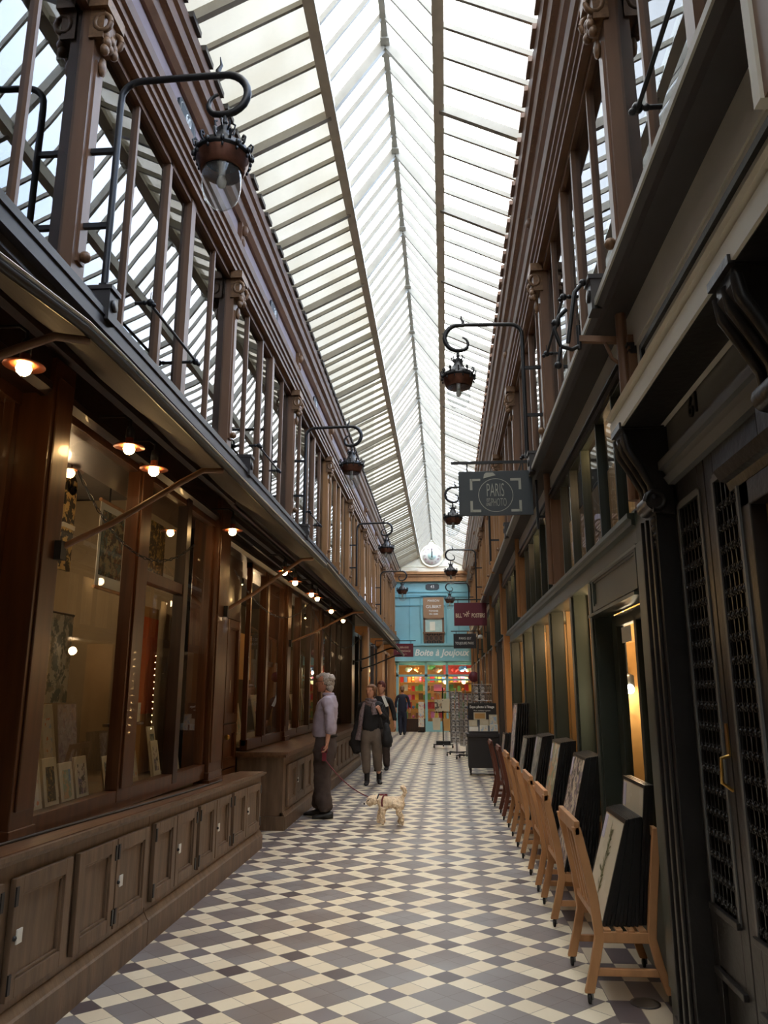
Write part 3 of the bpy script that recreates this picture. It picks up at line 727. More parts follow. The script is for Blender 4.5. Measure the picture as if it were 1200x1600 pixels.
# inner shells
m = MB(); m.box(-4.6, -4.5, RY0, 17.6, 0, 3.5); m.box(-4.6, -2.22, 7.2, 7.26, 0, 3.4); m.box(-4.6, -2.6, 9.2, 9.24, 0, 3.4); m.box(-4.6, -2.6, 17.5, 17.6, 0, 3.4)
m.box(-4.6, -4.5, 17.6, 32, 0, 3.5); m.box(-4.6, -2.4, 31.9, 32, 0, 3.5); m.box(-4.6, -2.3, RY0 - .1, RY0, 0, 3.5)
S(m.build('wall_left_shops', 'innerL'), 'dim inner walls of the left shops')
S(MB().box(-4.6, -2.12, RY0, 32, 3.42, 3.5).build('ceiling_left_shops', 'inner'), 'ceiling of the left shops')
S(MB().box(-3.5, -2.18, .7, 7.18, .55, .84).build(T(), 'innerL'), 'display platform inside the near bookshop windows')
S(MB().box(-3.2, -2.42, 9.3, 17.4, .55, .9).build(T(), 'innerL'), 'display platform inside the farther shop windows')

# ---- awnings ----------------------------------------------------------
def awning(y0, y1, x0, x1, zf, label):
    t = thing('awning', label, 'awning', (-2.05, y0, 3.42), 'canvas awnings under the left ledge')
    m = MB(); n = 24; k = 6; vs = []; fs = []
    for th in (0, .012):
        for i in range(n + 1):
            y = y0 + (y1 - y0) * i / n
            for j in range(k + 1):
                q = j / k; xf, zz = x0 + (x1 - x0) * i / n, zf(y)
                x = -2.05 + (xf + 2.05) * q
                sag = .07 * math.sin(PI * q) * (1 + .25 * math.sin(i * 1.7))
                vs.append((x, y, 3.42 + (zz - 3.42) * q - sag + th))
    W_ = k + 1; N_ = (n + 1) * W_
    for i in range(n):
        for j in range(k):
            a = i * W_ + j
            fs.append((a, a + 1, a + W_ + 1, a + W_)); fs.append((N_ + a, N_ + a + W_, N_ + a + W_ + 1, N_ + a + 1))
    m.add(vs, fs, True); m.build('canvas', 'cloth', t)
    pts = [(x0 + (x1 - x0) * i / n, y0 + (y1 - y0) * i / n, zf(y0 + (y1 - y0) * i / n) + .005) for i in range(n + 1)]
    MB().tube(pts, .02, 8).build('front_bar', 'iron', t)
    MB().tube([(x + .02, y, z + .018) for x, y, z in pts], .006, 5).build('white_piping', 'white', t, 'thin white piping')
    return t
AW1 = awning(1.4, 8.25, -1.33, -1.30, lambda y: 2.87 if y > 2.6 else 2.87 - .12 * (2.6 - y), 'long brown canvas awning folded under the left ledge above the bookshop lamps')
AW2 = awning(8.3, 20.2, -1.30, -1.08, lambda y: 2.90 - (y - 8.3) * .038, 'farther canvas awning sloping down towards the small burgundy sign')
def arm(base, tip, i):
    par = AW1 if i < 3 else AW2
    b, q = V(base), V(tip)
    mid = b.lerp(q, .72) + V((0, 0, .05)); m2 = b.lerp(q, .86) + V((0, 0, .06))
    r = MB().tube([b, b.lerp(q, .3), mid, m2, q], .017, 8).build('arm', 'brown' if i < 4 else 'iron', par)
    MB().box(b.x - .03, b.x + .03, b.y - .03, b.y + .03, b.z - .06, b.z + .04).build('wall_plate', 'iron', r)
arm((-2.05, 2.1, 2.33), (-1.34, 2.62, 2.85), 0)
arm((-2.04, 3.87, 2.28), (-1.33, 4.4, 2.85), 1)
arm((-2.04, 7.05, 2.28), (-1.32, 7.6, 2.85), 2)
arm((-2.3, 11.4, 2.25), (-1.26, 11.9, 2.74), 3)
arm((-2.1, 17.7, 2.2), (-1.13, 18.2, 2.52), 4)
arm((-2.12, 19.6, 2.1), (-1.09, 20.1, 2.45), 5)
# hanging chains
def chain(p, q, sag, label):
    p, q = V(p), V(q); n = 34; m = MB()
    pts = [p.lerp(q, i / n) - V((0, 0, sag * 4 * (i / n) * (1 - i / n))) for i in range(n + 1)]
    for i in range(n):
        a, b = pts[i], pts[i + 1]; d = (b - a); s_ = V((.008, 0, 0)) if i % 2 else V((0, 0, .008))
        m.tube([a - s_ * 0, a + d * .25 + s_, a + d * .85 + s_, b + d * .12, a + d * .85 - s_, a + d * .25 - s_, a], .0032, 4, False)
    return tag(m.build('chain', 'iron'), label, 'chain')
chain((-2.04, 4.0, 2.75), (-1.75, 5.2, 2.55), .28, 'drooping chain hung between the near pilaster and the awning arm')
chain((-2.04, 7.3, 2.7), (-1.7, 9.6, 2.62), .3, 'drooping chain hung in front of the recessed door')
chain((-1.9, 11.0, 2.7), (-1.5, 14.2, 2.6), .4, 'drooping double chain among the farther lamps')

# ---- lamps below the awning ---------------------------------------------
def make_lamp():
    t = thing('awning_lamp', 'L', 'lamp', (0, 0, 0))
    m = MB(); m.lathe([(.0, .055), (.022, .055), (.024, .02), (.03, .012), (.088, -.002), (.09, -.006), (.03, .006), (.0, .012)], 20); m.build('shade', 'shade', t)
    MB().lathe([(0, .05), (.024, .05), (.024, .1), (.018, .12), (0, .12)], 12).build('socket', 'iron', t)
    MB().ball((0, 0, -.018), .034, 12).build('bulb', 'bulb', t)
    MB().tube([(0, 0, .11), (0, 0, .16), (-.04, 0, .19), (-.2, 0, .19)], .009, 6).build('bracket', 'iron', t)
    return t
LY = [(3.05, 2.96), (4.22, 2.96), (4.62, 2.94), (6.5, 2.93), (8.75, 2.91), (9.4, 2.88), (10.6, 2.88), (11.1, 2.88), (12.5, 2.84), (14.0, 2.82)]
lamp = make_lamp()
DL = ['glowing copper shaded lamp at the picture edge, nearest of the row', 'glowing copper shaded lamp above the painted scroll', 'glowing copper shaded lamp right next to the one over the scroll', 'glowing copper shaded lamp by the pilaster before the recessed door', 'glowing lamp just past the recessed door, first of the tight far group', 'glowing lamp second in the tight far group', 'glowing lamp third in the tight far group', 'glowing lamp fourth in the tight far group', 'glowing lamp above and left of the man, next to last', 'glowing lamp directly above the man, last of the row']
for i, (y, z) in enumerate(LY):
    o = lamp if i == 0 else clone(lamp)
    o.location = (-1.85, y, z); o['label'] = DL[i]; o['group'] = 'copper shaded lamps under the awning'
# small spot lamps inside the bookshop
sp = thing('track_spot', 'small lit spot lamp on the ceiling track inside the near bookshop window', 'spot lamp', (0, 0, 0), 'spot lamps inside the bookshop')
MB().tube([(0, 0, .25), (0, 0, .06)], .008, 6).build('stem', 'iron', sp)
MB().lathe([(.0, .06), (.03, .05), (.045, -.03), (.04, -.03), (.0, -.0)], 14).build('hood', 'iron', sp)
MB().ball((0, 0, -.025), .02, 10).build('bulb', 'bulb', sp)
for i, (x, y) in enumerate(((-2.75, 5.3), (-2.85, 6.2), (-3.0, 3.2), (-2.8, 10.4), (-2.8, 12.9), (-2.8, 15.4))):
    o = sp if i == 0 else clone(sp)
    o.location = (x, y, 3.02)
    if i: o['label'] = ['', 'small lit spot lamp inside the bookshop behind the gilt lattice panel', 'small lit spot lamp inside the window at the picture edge', 'small lit spot lamp inside the shop just past the recessed door', 'small lit spot lamp inside the window the man looks into', 'small lit spot lamp inside the dark window beyond the man'][i]
    LIGHTS.append(((x - .5, y + .1, 2.6), 11))
LIGHTS += [((-3.4, 20, 2.8), 10), ((-3.4, 24, 2.6), 24), ((-3.4, 29, 2.6), 24)]
S(MB().box(-2.86, -2.82, .6, 7.1, 3.27, 3.31).build(T(), 'iron'), 'ceiling track carrying the spot lamps')

# ---- things inside the bookshop windows ------------------------------------
tp = thing('totem_panel', 'tall cream panel of black ink patterns hanging inside beside the near pilaster', 'artwork', (-2.5, 4.75, 2.3))
m = MB(); m.box(-2.51, -2.49, 4.76, 4.90, 2.32, 2.9); m.lathe([(0, 0), (.07, 0), (.07, .02), (0, .02)], 20)
m.xf(Matrix.Translation((-2.51, 4.83, 2.9)) @ Matrix.Rotation(PI / 2, 4, 'Y'), len(m.v) - 80)
m.build('panel', 'a_totem', tp); MB().box(-2.515, -2.485, 4.75, 4.91, 2.6, 2.63).build('crossband', 'white', tp)
sc = thing('hanging_scroll', 'painted paper scroll hanging inside the near bookshop window', 'scroll', (-2.65, 5.75, 2.3))
MB().box(-2.655, -2.65, 5.62, 6.1, 2.32, 3.0).build('paper', 'white', sc)
MB().box(-2.648, -2.645, 5.66, 6.06, 2.42, 2.93).build('painting', 'a_scroll', sc)
for z in (3.0, 2.32): MB().tube([(-2.65, 5.6, z), (-2.65, 6.12, z)], .014, 8).build('rod', 'beech', sc)
la = thing('lattice_panel', 'gilt carved lattice panel hanging in the middle bookshop pane', 'artwork', (-2.5, 6.1, 2.4))
MB().box(-2.51, -2.49, 6.22, 6.6, 2.42, 2.98).build('panel', 'a_latt', la)
po = thing('banner', 'tall orange banner standing inside the middle bookshop pane', 'banner', (-2.9, 7.0, .9))
MB().box(-2.70, -2.69, 6.74, 7.1, 1.35, 2.2).build('sheet', mat('orange_paper', srgb(214, 96, 46), .7, var=.08), po)
MB().box(-2.72, -2.71, 6.66, 7.14, .84, 2.3).build('backboard', 'gold', po)
M['p1'] = mat('cream_mount', srgb(206, 194, 166), .6, var=.05)
def print_card(y, x, z, w, h, artm, label, grp, lean=.18):
    t = thing('mounted_print', label, 'print', (x, y, z), grp)
    m = MB(); m.hexa([(x, y, z), (x, y + w, z), (x - .012, y + w, z), (x - .012, y, z), (x - lean * h, y, z + h), (x - lean * h, y + w, z + h), (x - .012 - lean * h, y + w, z + h), (x - .012 - lean * h, y, z + h)])
    m.build('mount', 'p1', t)
    m = MB(); a, b = .2, .8
    def pt(u, q): return (x + .002 - lean * h * q, y + w * u, z + h * q)
    m.add([pt(a, a + .05), pt(b, a + .05), pt(b, b + .05), pt(a, b + .05)], [(0, 1, 2, 3)]); m.build('picture', artm, t)
    return t
arts = ['a_blue', 'a_flow', 'a_grey', 'a_bot', 'a_card', 'a_latt']
yy = 3.98
pn = ['first', 'second', 'third', 'fourth', 'fifth', 'sixth', 'seventh', 'eighth', 'ninth', 'tenth', 'eleventh']
for i in range(5):
    print_card(yy, -2.22, .86, .16, .27 + .02 * (i % 3), arts[(i + 3) % 6], '%s small mounted print from the near pilaster, front row on the display platform' % pn[i], 'prints leaning in the near bookshop window'); yy += .19
yy = 3.98
for i in range(5):
    print_card(yy, -2.5, .88, .2, .58 + .05 * (i % 2), arts[i % 6], '%s tall mounted print from the near pilaster, back row behind the small prints' % pn[i], 'prints leaning in the near bookshop window'); yy += .22
for i in range(3):
    print_card(5.3 + i * .22, -2.3, .86, .15, .25, arts[(i + 2) % 6], '%s small print in the middle bookshop pane, counted from the near post' % pn[i], 'prints leaning in the middle bookshop pane')
for i in range(3):
    print_card(6.15 + i * .22, -2.28 - .1 * (i % 2), .86, .15, .3 + .1 * (i % 2), arts[(i + 1) % 6], '%s small print in the narrow far bookshop pane' % pn[i], 'prints leaning in the far bookshop pane')
cs = thing('card_stand', 'small dark stand of white cards in the middle bookshop pane', 'stand', (-2.35, 5.6, .86))
MB().box(-2.4, -2.3, 5.4, 5.9, 1.3, 1.32).build('shelf', 'dark', cs); MB().tube([(-2.35, 5.65, .86), (-2.35, 5.65, 1.3)], .015, 8).build('post', 'dark', cs)
for i in range(4): MB().box(-2.33, -2.32, 5.41 + i * .12, 5.51 + i * .12, 1.32, 1.42 + .04 * (i % 2)).build('card', 'a_card' if i % 2 else 'white', cs)
for i in range(8):
    print_card(9.5 + i * .95 + (.15 if i % 2 else 0), -2.55, .9, .4, .5 + .1 * (i % 3), ['a_blue', 'a_pink', 'a_flow', 'a_card'][i % 4], '%s tall print counted from the recessed door inside the farther shop windows' % pn[i], 'prints inside the farther shop windows')
# yellowish lit notice inside second front
nb = thing('notice_board', 'pale lit poster high inside the window next to the recessed door', 'poster', (-2.7, 10.2, 1.9))
MB().box(-2.72, -2.7, 9.9, 10.7, 1.7, 2.3).build('sheet', 'gold', nb)
# cable along the worktop
mb = MB(); mb.tube([(-2.02 + .03 * math.sin(y * 1.3), y, .812 * zt(y) ) for y in [2.3 + i * .2 for i in range(25)]], .008, 6)
tag(mb.build('power_cable', 'leather'), 'dark cable lying along the near worktop against the window sill', 'cable')

# furniture deeper in the bookshop
bc = thing('bookcase', 'dark wooden bookcase against the back wall of the near bookshop', 'bookcase', (-4.2, 8, 0))
MB().box(-4.48, -4.2, 3.2, 7.1, 0, 2.6).build('carcass', 'reddk', bc)
m = MB()
for i in range(5): pdoor(m, -4.2, 1, 3.25 + i * .77, 3.98 + i * .77, 1.0, 2.5, .07, .02)
m.build('door_panels', 'red', bc)
ps = thing('paper_stack', 'stack of pale portfolios lying on the display platform deep in the near window', 'portfolios', (-3.0, 5.0, .84))
for i in range(4): MB().box(-3.3 + .01 * i, -2.95, 5.0 + .02 * i, 5.55, .86 + .11 * i, .9 + .11 * i).build('portfolio', 'p1', ps)
MB().box(-3.35, -2.9, 4.95, 5.6, .84, .86).build('tray', 'dark', ps)
for i, (x, y, w_, z0, h_, a, lab) in enumerate(((-3.3, 5.1, .5, 1.5, .8, 'a_bot', 'large pale poster hanging deep inside the near bookshop pane'), (-3.3, 6.2, .45, 1.45, .75, 'a_grey', 'large grey poster hanging deep inside the middle bookshop pane'), (-2.95, 4.45, .4, 1.75, .55, 'white', 'blank cream poster behind the ink panel in the near bookshop'))):
    t = thing('hanging_poster', lab, 'poster', (x, y, z0)); MB().box(x - .01, x, y, y + w_, z0, z0 + h_).build('sheet', a, t); MB().tube([(x, y, z0 + h_), (x, y + w_, z0 + h_)], .01, 6).build('batten', 'dark', t)
# ------------------------------------------------------------------ right side
def rbox(name, m, x0, x1, y0, y1, z0, z1, lab, bevel=.003):
    return S(MB().box(x0, x1, y0, y1, z0, z1).build(name, m, bevel=bevel), lab)
S(MB().box(XR, XR + .06, RY0, YE, 3.33, 3.62).build('wall_right_band', 'grey'), 'cream grey panel band under the right ledge')
m = MB(); moulding(m, XR, -1, 3.29, 3.35, [(0, .0), (0, .02), (.3, .035), (.35, .02), (.7, .02), (.75, .04), (1, .04)], 3.86, YE); S(m.build(T(), 'black'), 'dark moulding over the mezzanine windows')
# portal of number 61
PX = 1.04
m = MB(); m.box(PX, PX + .06, 1.6, 3.86, 2.9, 3.36); S(m.build('wall_portal_panel', 'grey'), 'grey panel above the portal cornice')
m = MB()
for z in (3.0, 3.24): m.box(PX - .02, PX, 1.7, 3.74, z, z + .03)
m.box(PX - .02, PX, 3.71, 3.74, 3.0, 3.27)
S(m.build(T(), 'black'), 'dark beading framing the portal panel')
m = MB(); moulding(m, PX, -1, 2.78, 2.93, [(0, .0), (0, .18), (.55, .18), (.56, .16), (.66, .16), (.68, .19), (.78, .2), (.8, .18), (.9, .18), (1, .03)], 1.7, 3.80)
S(m.build(T(), 'grey'), 'projecting grey cornice over the black portal')
m = MB(); m.box(PX - .168, PX + .0, 1.71, 3.79, 2.775, 2.779); m.box(PX - .17, PX - .186, 1.7, 3.8, 2.885, 2.9); S(m.build(T(), 'black'), 'dark soffit and groove of the portal cornice')
def console(y, lab):
    c = struct(T(), lab)
    m = MB(); poly = [(PX + .05, 2.78), (PX - .17, 2.78), (PX - .175, 2.72), (PX - .15, 2.66), (PX - .10, 2.58), (PX - .06, 2.50), (PX - .035, 2.45), (PX - .055, 2.41), (PX - .04, 2.36), (PX + .05, 2.34)]
    m.prism(poly, 'y', y - .075, y + .075); m.build('bracket_body', 'black', c, bevel=.01)
    m = MB()
    for dy in (-.075, .075, 0):
        m.tube([(PX - .165, y + dy, 2.74), (PX - .155, y + dy, 2.67), (PX - .105, y + dy, 2.58), (PX - .062, y + dy, 2.49), (PX - .05, y + dy, 2.42)], [.02, .022, .02, .018, .022], 8)
    m.tube([(PX - .05 - .045 * math.cos(a), y - .09, 2.41 + .045 * math.sin(a)) for a in [i * PI / 5 for i in range(9)]], .014, 6)
    m.tube([(PX - .05, y - .09, 2.41), (PX - .05, y + .09, 2.41)], .045, 12)
    for i in range(5): m.ball((PX - .03, y, 2.33 - i * .035), .03 - .004 * i, 8, (1, 1.4, 1))
    m.build('scroll_carving', 'black', c)
    m = MB(); m.box(PX - .19, PX + .02, y - .09, y + .09, 2.77, 2.80); m.build('top_block', 'black', c); return c
console(3.66, 'carved black scroll bracket at the far side of the portal')
console(2.20, 'carved black scroll bracket at the near side of the portal')
S(MB().box(1.075, 1.12, 1.6, 3.62, 2.58, 2.9).build(T(), 'greyd'), 'grey number panel over the black double door')
m = MB(); moulding(m, 1.09, -1, 2.49, 2.60, [(0, .0), (0, .03), (.3, .05), (.33, .03), (.6, .05), (.63, .07), (1, .07)], 1.6, 3.62); S(m.build(T(), 'greyd'), 'stepped moulding over the black double door')
hn = thing('house_number', 'raised black house number 61 on the grey panel over the portal door', 'number', (1.07, 3.16, 2.72))
text('61', .13, 'iron', hn, (1.075, 3.17, 2.725), 'numerals', ext=.01, rot=(PI / 2, 0, -PI / 2))
m = MB(); m.box(1.0, 1.2, 3.62, 3.86, 0, 2.9); 
for i, y in enumerate((3.66, 3.72, 3.78)): m.box(.985 - .008 * i, 1.0, y, y + .03, .15, 2.35)
m.box(.97, 1.2, 3.61, 3.87, 0, .16)
S(m.build(T(), 'black', bevel=.004), 'fluted black pilaster between the portal door and the green shopfront')
d = struct('door_2', 'black double door with ornamental iron grilles and a low brown letter plate')
DX = 1.09
def leaf(y0, y1, g0, g1):
    m = MB()
    m.box(DX, DX + .05, y0, g0, 0.02, 2.49); m.box(DX, DX + .05, g1, y1, .02, 2.49)
    m.box(DX, DX + .05, g0, g1, 2.36, 2.49); m.box(DX, DX + .05, g0, g1, .46, .68); m.box(DX, DX + .05, g0, g1, .02, .1)
    m.box(DX + .02, DX + .04, g0, g1, .1, .46)
    for z in (.68, .44): m.box(DX - .02, DX, g0 - .02, g1 + .02, z - .012, z + .014)
    for z in (.1,): m.box(DX - .015, DX, g0, g1, z, z + .02)
    lf = m.build('door_leaf', 'black', d, bevel=.003)
    m = MB(); m.box(DX - .006, DX, g0 - .02, g0, .68, 2.38); m.box(DX - .006, DX, g1, g1 + .02, .68, 2.38); m.box(DX - .006, DX, g0, g1, 2.36, 2.39); m.build('bead', 'greyd', lf)
    m = MB(); y = g0 + .012; n = int((g1 - g0) / .042); st = (g1 - g0) / n
    for i in range(n + 1):
        yy = g0 + i * st
        m.bar((DX + .012, yy, .68), (DX + .012, yy, 2.36), .009, .009, (1, 0, 0))
    nz_ = int((2.36 - .68) / .085)
    for k in range(nz_):
        z = .72 + k * .085
        m.bar((DX + .006, g0, z), (DX + .006, g1, z), .006, .007, (1, 0, 0))
        for i in range(n):
            yc = g0 + (i + .5) * st
            m.ball((DX, yc, z), .0085, 6)
            m.bar((DX + .002, yc - st * .35, z - .016), (DX + .002, yc + st * .35, z + .016), .004, .004, (1, 0, 0))
            m.bar((DX + .002, yc - st * .35, z + .016), (DX + .002, yc + st * .35, z - .016), .004, .004, (1, 0, 0))
    m.build('iron_grille', 'black', lf)
    MB().add([(DX + .035, g0, .68), (DX + .035, g1, .68), (DX + .035, g1, 2.36), (DX + .035, g0, 2.36)], [(0, 1, 2, 3)]).build('pane', 'glassS', lf)
    return lf
l1 = leaf(3.19, 3.62, 3.27, 3.55)
l2 = leaf(2.5, 3.18, 2.62, 3.08)
MB().box(DX + .014, DX + .02, 3.33, 3.5, .50, .60).build('letter_plate', 'mahog', l1)
m = MB(); m.tube([(DX - .0, 3.2, 1.30), (DX - .035, 3.2, 1.29), (DX - .04, 3.2, 1.20), (DX, 3.2, 1.17)], .007, 6); m.box(DX - .006, DX, 3.19, 3.215, 1.30, 1.42); m.build('pull_handle', 'brass', l1)
S(MB().box(1.09, 1.2, 1.6, 3.62, -.0, .03).build(T(), 'greyd'), 'door sill of the portal')
S(MB().box(1.042, 1.2, .4, 2.5, 0, 2.5).build(T(), 'black'), 'black pilaster at the near side of the portal')
nb_ = struct(T(), 'brown pilaster with a cream edge at the upper picture edge on the right')
MB().box(.80, 1.03, 1.3, 1.66, 2.95, 6.4).build('shaft', 'brown', nb_); MB().box(.79, .84, 1.66, 1.70, 2.95, 6.4).build('pale_edge', 'grey', nb_)
# framed display case at the picture edge
dc = thing('display_case', 'black framed display case with a lit brown board at the picture edge beside the door', 'display case', (1.0, 2.4, 1.5))
m = MB(); m.box(.97, 1.06, 2.45, 2.53, .9, 2.2); m.box(.97, 1.06, 1.7, 1.78, .9, 2.2); m.box(.97, 1.06, 1.7, 2.53, 2.12, 2.2); m.box(.97, 1.06, 1.7, 2.53, .9, .98); m.build('frame', 'black', dc, bevel=.004)
m = MB(); m.box(.962, 1.0, 2.52, 2.534, .9, 2.2); m.build('edge_bead', 'greyd', dc)
m = MB(); moulding(m, .99, -1, 2.2, 2.27, [(0, .02), (.4, .03), (.5, .05), (1, .07)], 1.65, 2.60); m.build('hood', 'black', dc)
MB().box(1.02, 1.04, 1.78, 2.45, .98, 2.12).build('backboard', mat('tan_felt_board', srgb(150, 116, 78), .8, var=.1), dc)
MB().box(1.01, 1.02, 1.9, 2.36, 1.86, 1.98).build('notice', 'white', dc)
MB().box(1.01, 1.02, 1.85, 2.36, 1.1, 1.7).build('photograph', 'a_blue', dc)

# green shopfront
gp = rbox(T(), 'green', 1.03, 1.2, 3.87, 4.13, 0, 2.49, 'dark green corner post between the black portal and the picture racks')
S(MB().box(1.015, 1.03, 3.9, 4.10, .2, 2.3).build(T(), 'green2'), 'raised face of the dark green corner post')
lp = thing('paper_label', 'narrow slotted paper label on the edge of the green corner post', 'label', (1.02, 3.86, 1.4))
m = MB(); m.box(1.004, 1.014, 3.8, 3.815, 1.25, 1.75); m.build('strip', 'white', lp)
m = MB()
for i in range(14): m.box(1.002, 1.004, 3.8, 3.815, 1.28 + i * .033, 1.292 + i * .033)
m.build('slots', 'dark', lp)
m = MB(); moulding(m, 1.04, -1, 2.30, 2.48, [(0, .01), (.05, .02), (.1, .0), (.6, .0), (.65, .03), (.8, .03), (.85, .05), (1, .05)], 4.13, 12.6); m.box(1.055, 1.35, 4.13, 12.6, 2.305, 2.46)
S(m.build(T(), 'green2'), 'dark green beam over the picture shop')
m = MB(); m.box(1.05, 1.15, 4.13, 5.5, 2.05, 2.3); pdoor(m, 1.05, -1, 4.18, 5.46, 2.08, 2.32, .035, .02); m.box(1.0, 1.06, 4.14, 5.5, 2.04, 2.06)
S(m.build(T(), 'green'), 'framed green panel above the shop door')
gd = struct('door_3', 'dark green glazed shop door behind the nearest picture rack')
m = MB(); GX = 1.16
m.box(GX, GX + .05, 4.14, 4.30, 0, 2.05); m.box(GX, GX + .05, 5.36, 5.5, 0, 2.05); m.box(GX, GX + .05, 4.3, 5.36, 1.97, 2.05); m.box(GX, GX + .05, 4.3, 5.36, 0, .55); m.box(GX, GX + .05, 4.82, 4.88, .5, 2.0); m.build('frame', 'green', gd, bevel=.004)
MB().add([(GX + .02, 4.3, .5), (GX + .02, 5.36, .5), (GX + .02, 5.36, 2.0), (GX + .02, 4.3, 2.0)], [(0, 1, 2, 3)]).build('pane', 'glassS', gd)
for a, b, z in ((4.42, 4.66, 1.9), (4.95, 5.2, 1.9)):
    MB().box(GX - .004, GX, a, b, z - .05, z + .05).build('opening_hours_notice', 'white', gd)
def pier(y, t=.14, x1=1.2, m='green', z1=2.31, lab=''):
    b = MB(); b.box(1.045, x1, y, y + t, 0, z1); b.box(1.03, 1.045, y + .02, y + t - .02, .3, z1 - .02)
    return S(b.build(T(), m, bevel=.003), lab)
pn2 = ['just past the glazed door', 'behind the nearest picture rack', 'behind the second picture rack', 'behind the third picture rack', 'behind the tallest stack of frames', 'at the end of the green shopfront']
for i, y in enumerate((5.5, 6.35, 7.7, 9.24, 10.42, 12.45)):
    pier(y, .13, 1.165 if i else 1.18, lab='dark green pier ' + pn2[i])
ys = (5.63, 6.48, 7.83, 9.37, 10.55); ye_ = (6.35, 7.7, 9.24, 10.42, 12.45)
for i, (a, b) in enumerate(zip(ys, ye_)):
    w = struct(Wn(), 'shop window between dark green piers, %s' % pn2[i])
    MB().box(1.1, 1.2, a, b, 0, .62).build('stallriser', 'green', w)
    MB().add([(1.165, a, .62), (1.165, b, .62), (1.165, b, 2.31), (1.165, a, 2.31)], [(0, 1, 2, 3)]).build('pane', 'glassS', w)
    g = rbox(T(), 'gold', 1.18, 1.62, b - .05, b - .01, .5, 2.31, 'honey coloured side panel inside the green shop window ' + pn2[i + 1])
    MB().box(1.27, 1.29, a + .1, a + .25, .62, 1.6).build('window_picture', 'a_grey' if i % 2 else 'a_latt', w)
    LIGHTS.append(((1.42, (a + b) / 2, 2.15), 13))
# inner shells of the right shops
m = MB(); m.box(3.0, 3.1, RY0, 32, 0, 3.5); m.box(1.2, 3.0, 3.7, 3.76, 0, 3.4); m.box(1.24, 3.0, 12.6, 12.66, 0, 3.4); m.box(1.2, 3.1, RY0 - .1, RY0, 0, 3.5); m.box(1.05, 3.1, 31.9, 32, 0, 3.5)
S(m.build('wall_right_shops', 'innerL'), 'dim inner walls of the right shops')
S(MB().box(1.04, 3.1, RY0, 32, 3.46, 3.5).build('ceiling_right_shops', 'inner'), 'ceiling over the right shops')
S(MB().box(1.2, 3.0, 4.13, 12.6, 2.31, 2.44).build(T(), 'innerL'), 'mezzanine floor of the picture shop')
sl = thing('spot_lamp', 'bright spot lamp shining inside the glazed green shop door', 'lamp', (1.5, 6.3, 1.55))
MB().ball((1.4, 6.15, 1.56), .035, 12).build('bulb', emit('bright_white_bulb', (1, .86, .6, 1), 160), sl)
MB().lathe([(.05, .0), (.05, .1), (.02, .12), (0, .12)], 14, (1.4, 6.2, 1.56)).build('hood', 'steel', sl)
MB().tube([(1.4, 6.2, 1.68), (1.4, 6.2, 2.31)], .008, 6).build('rod', 'steel', sl)
LIGHTS.append(((1.45, 5.9, 1.5), 5))
for i, (y, z) in enumerate(((5.9, 1.05), (5.2, 1.1))):
    pass
# tall framed picture inside door
fp = thing('framed_picture', 'tall pale framed picture standing inside the glazed green shop door', 'picture', (1.5, 4.9, .5))
MB().box(1.6, 1.62, 4.5, 4.9, .55, 1.35).build('frame', 'white', fp); MB().box(1.595, 1.6, 4.55, 4.85, .6, 1.3).build('print', 'a_bot', fp)

# mezzanine windows + brown posts of each bay
RP = P0 + .1
k = 0
while RP + k * BAY < YE:
    y = RP + k * BAY
    b = MB(); b.box(1.0, 1.1, y - .06, y + .06, 2.47 if y < 12 else 0, 3.4); b.tube([(.985, y, 2.5), (.985, y, 3.58)], .03, 10)
    S(b.build(T(), 'brown' if k < 2 else 'ochre', bevel=.003), 'brown mezzanine post number %d on the right side' % (k + 2))  # farther posts: brown with golden light put into the colour
    z0, z1 = (2.47, 3.31)
    w = struct(Wn(), 'mezzanine window row number %d on the right side' % (k + 2))
    e = min(y + BAY, YE)
    m = MB(); m.box(1.03, 1.08, y + .06, e - .06, z0, z0 + .03); m.box(1.03, 1.08, y + .06, e - .06, z1 - .03, z1); m.build('frame', 'green', w)
    cuts = [y + .06]
    for q in (.55, 1.05, 1.62, 2.15, 2.65):
        if y + q < e: MB().box(1.025, 1.085, y + q - .013, y + q + .013, z0, z1).build('glazing_bar', 'green', w); cuts.append(y + q)
    cuts.append(e - .06)
    for a, b_ in zip(cuts[:-1], cuts[1:]): MB().add([(1.06, a, z0), (1.06, b_, z0), (1.06, b_, z1), (1.06, a, z1)], [(0, 1, 2, 3)]).build('pane', 'glassM', w)
    if k >= 0: LIGHTS.append(((1.2, y + 1.5, 3.25), 3.0))  # added light, no fixture: brightens the mezzanine panes
    k += 1
S(MB().box(1.1, 2.2, 3.7, 12.5, 2.455, 2.47).build(T(), 'gold'), 'honey wood mezzanine boards behind the windows')
S(MB().box(1.35, 1.37, 4.0, 30, 2.5, 3.3).build(T(), mat('mezzanine_curtain', srgb(196, 176, 136), .9, var=.3, scale=3, stretch=(1, 8, .3))), 'pale curtains behind the mezzanine windows')
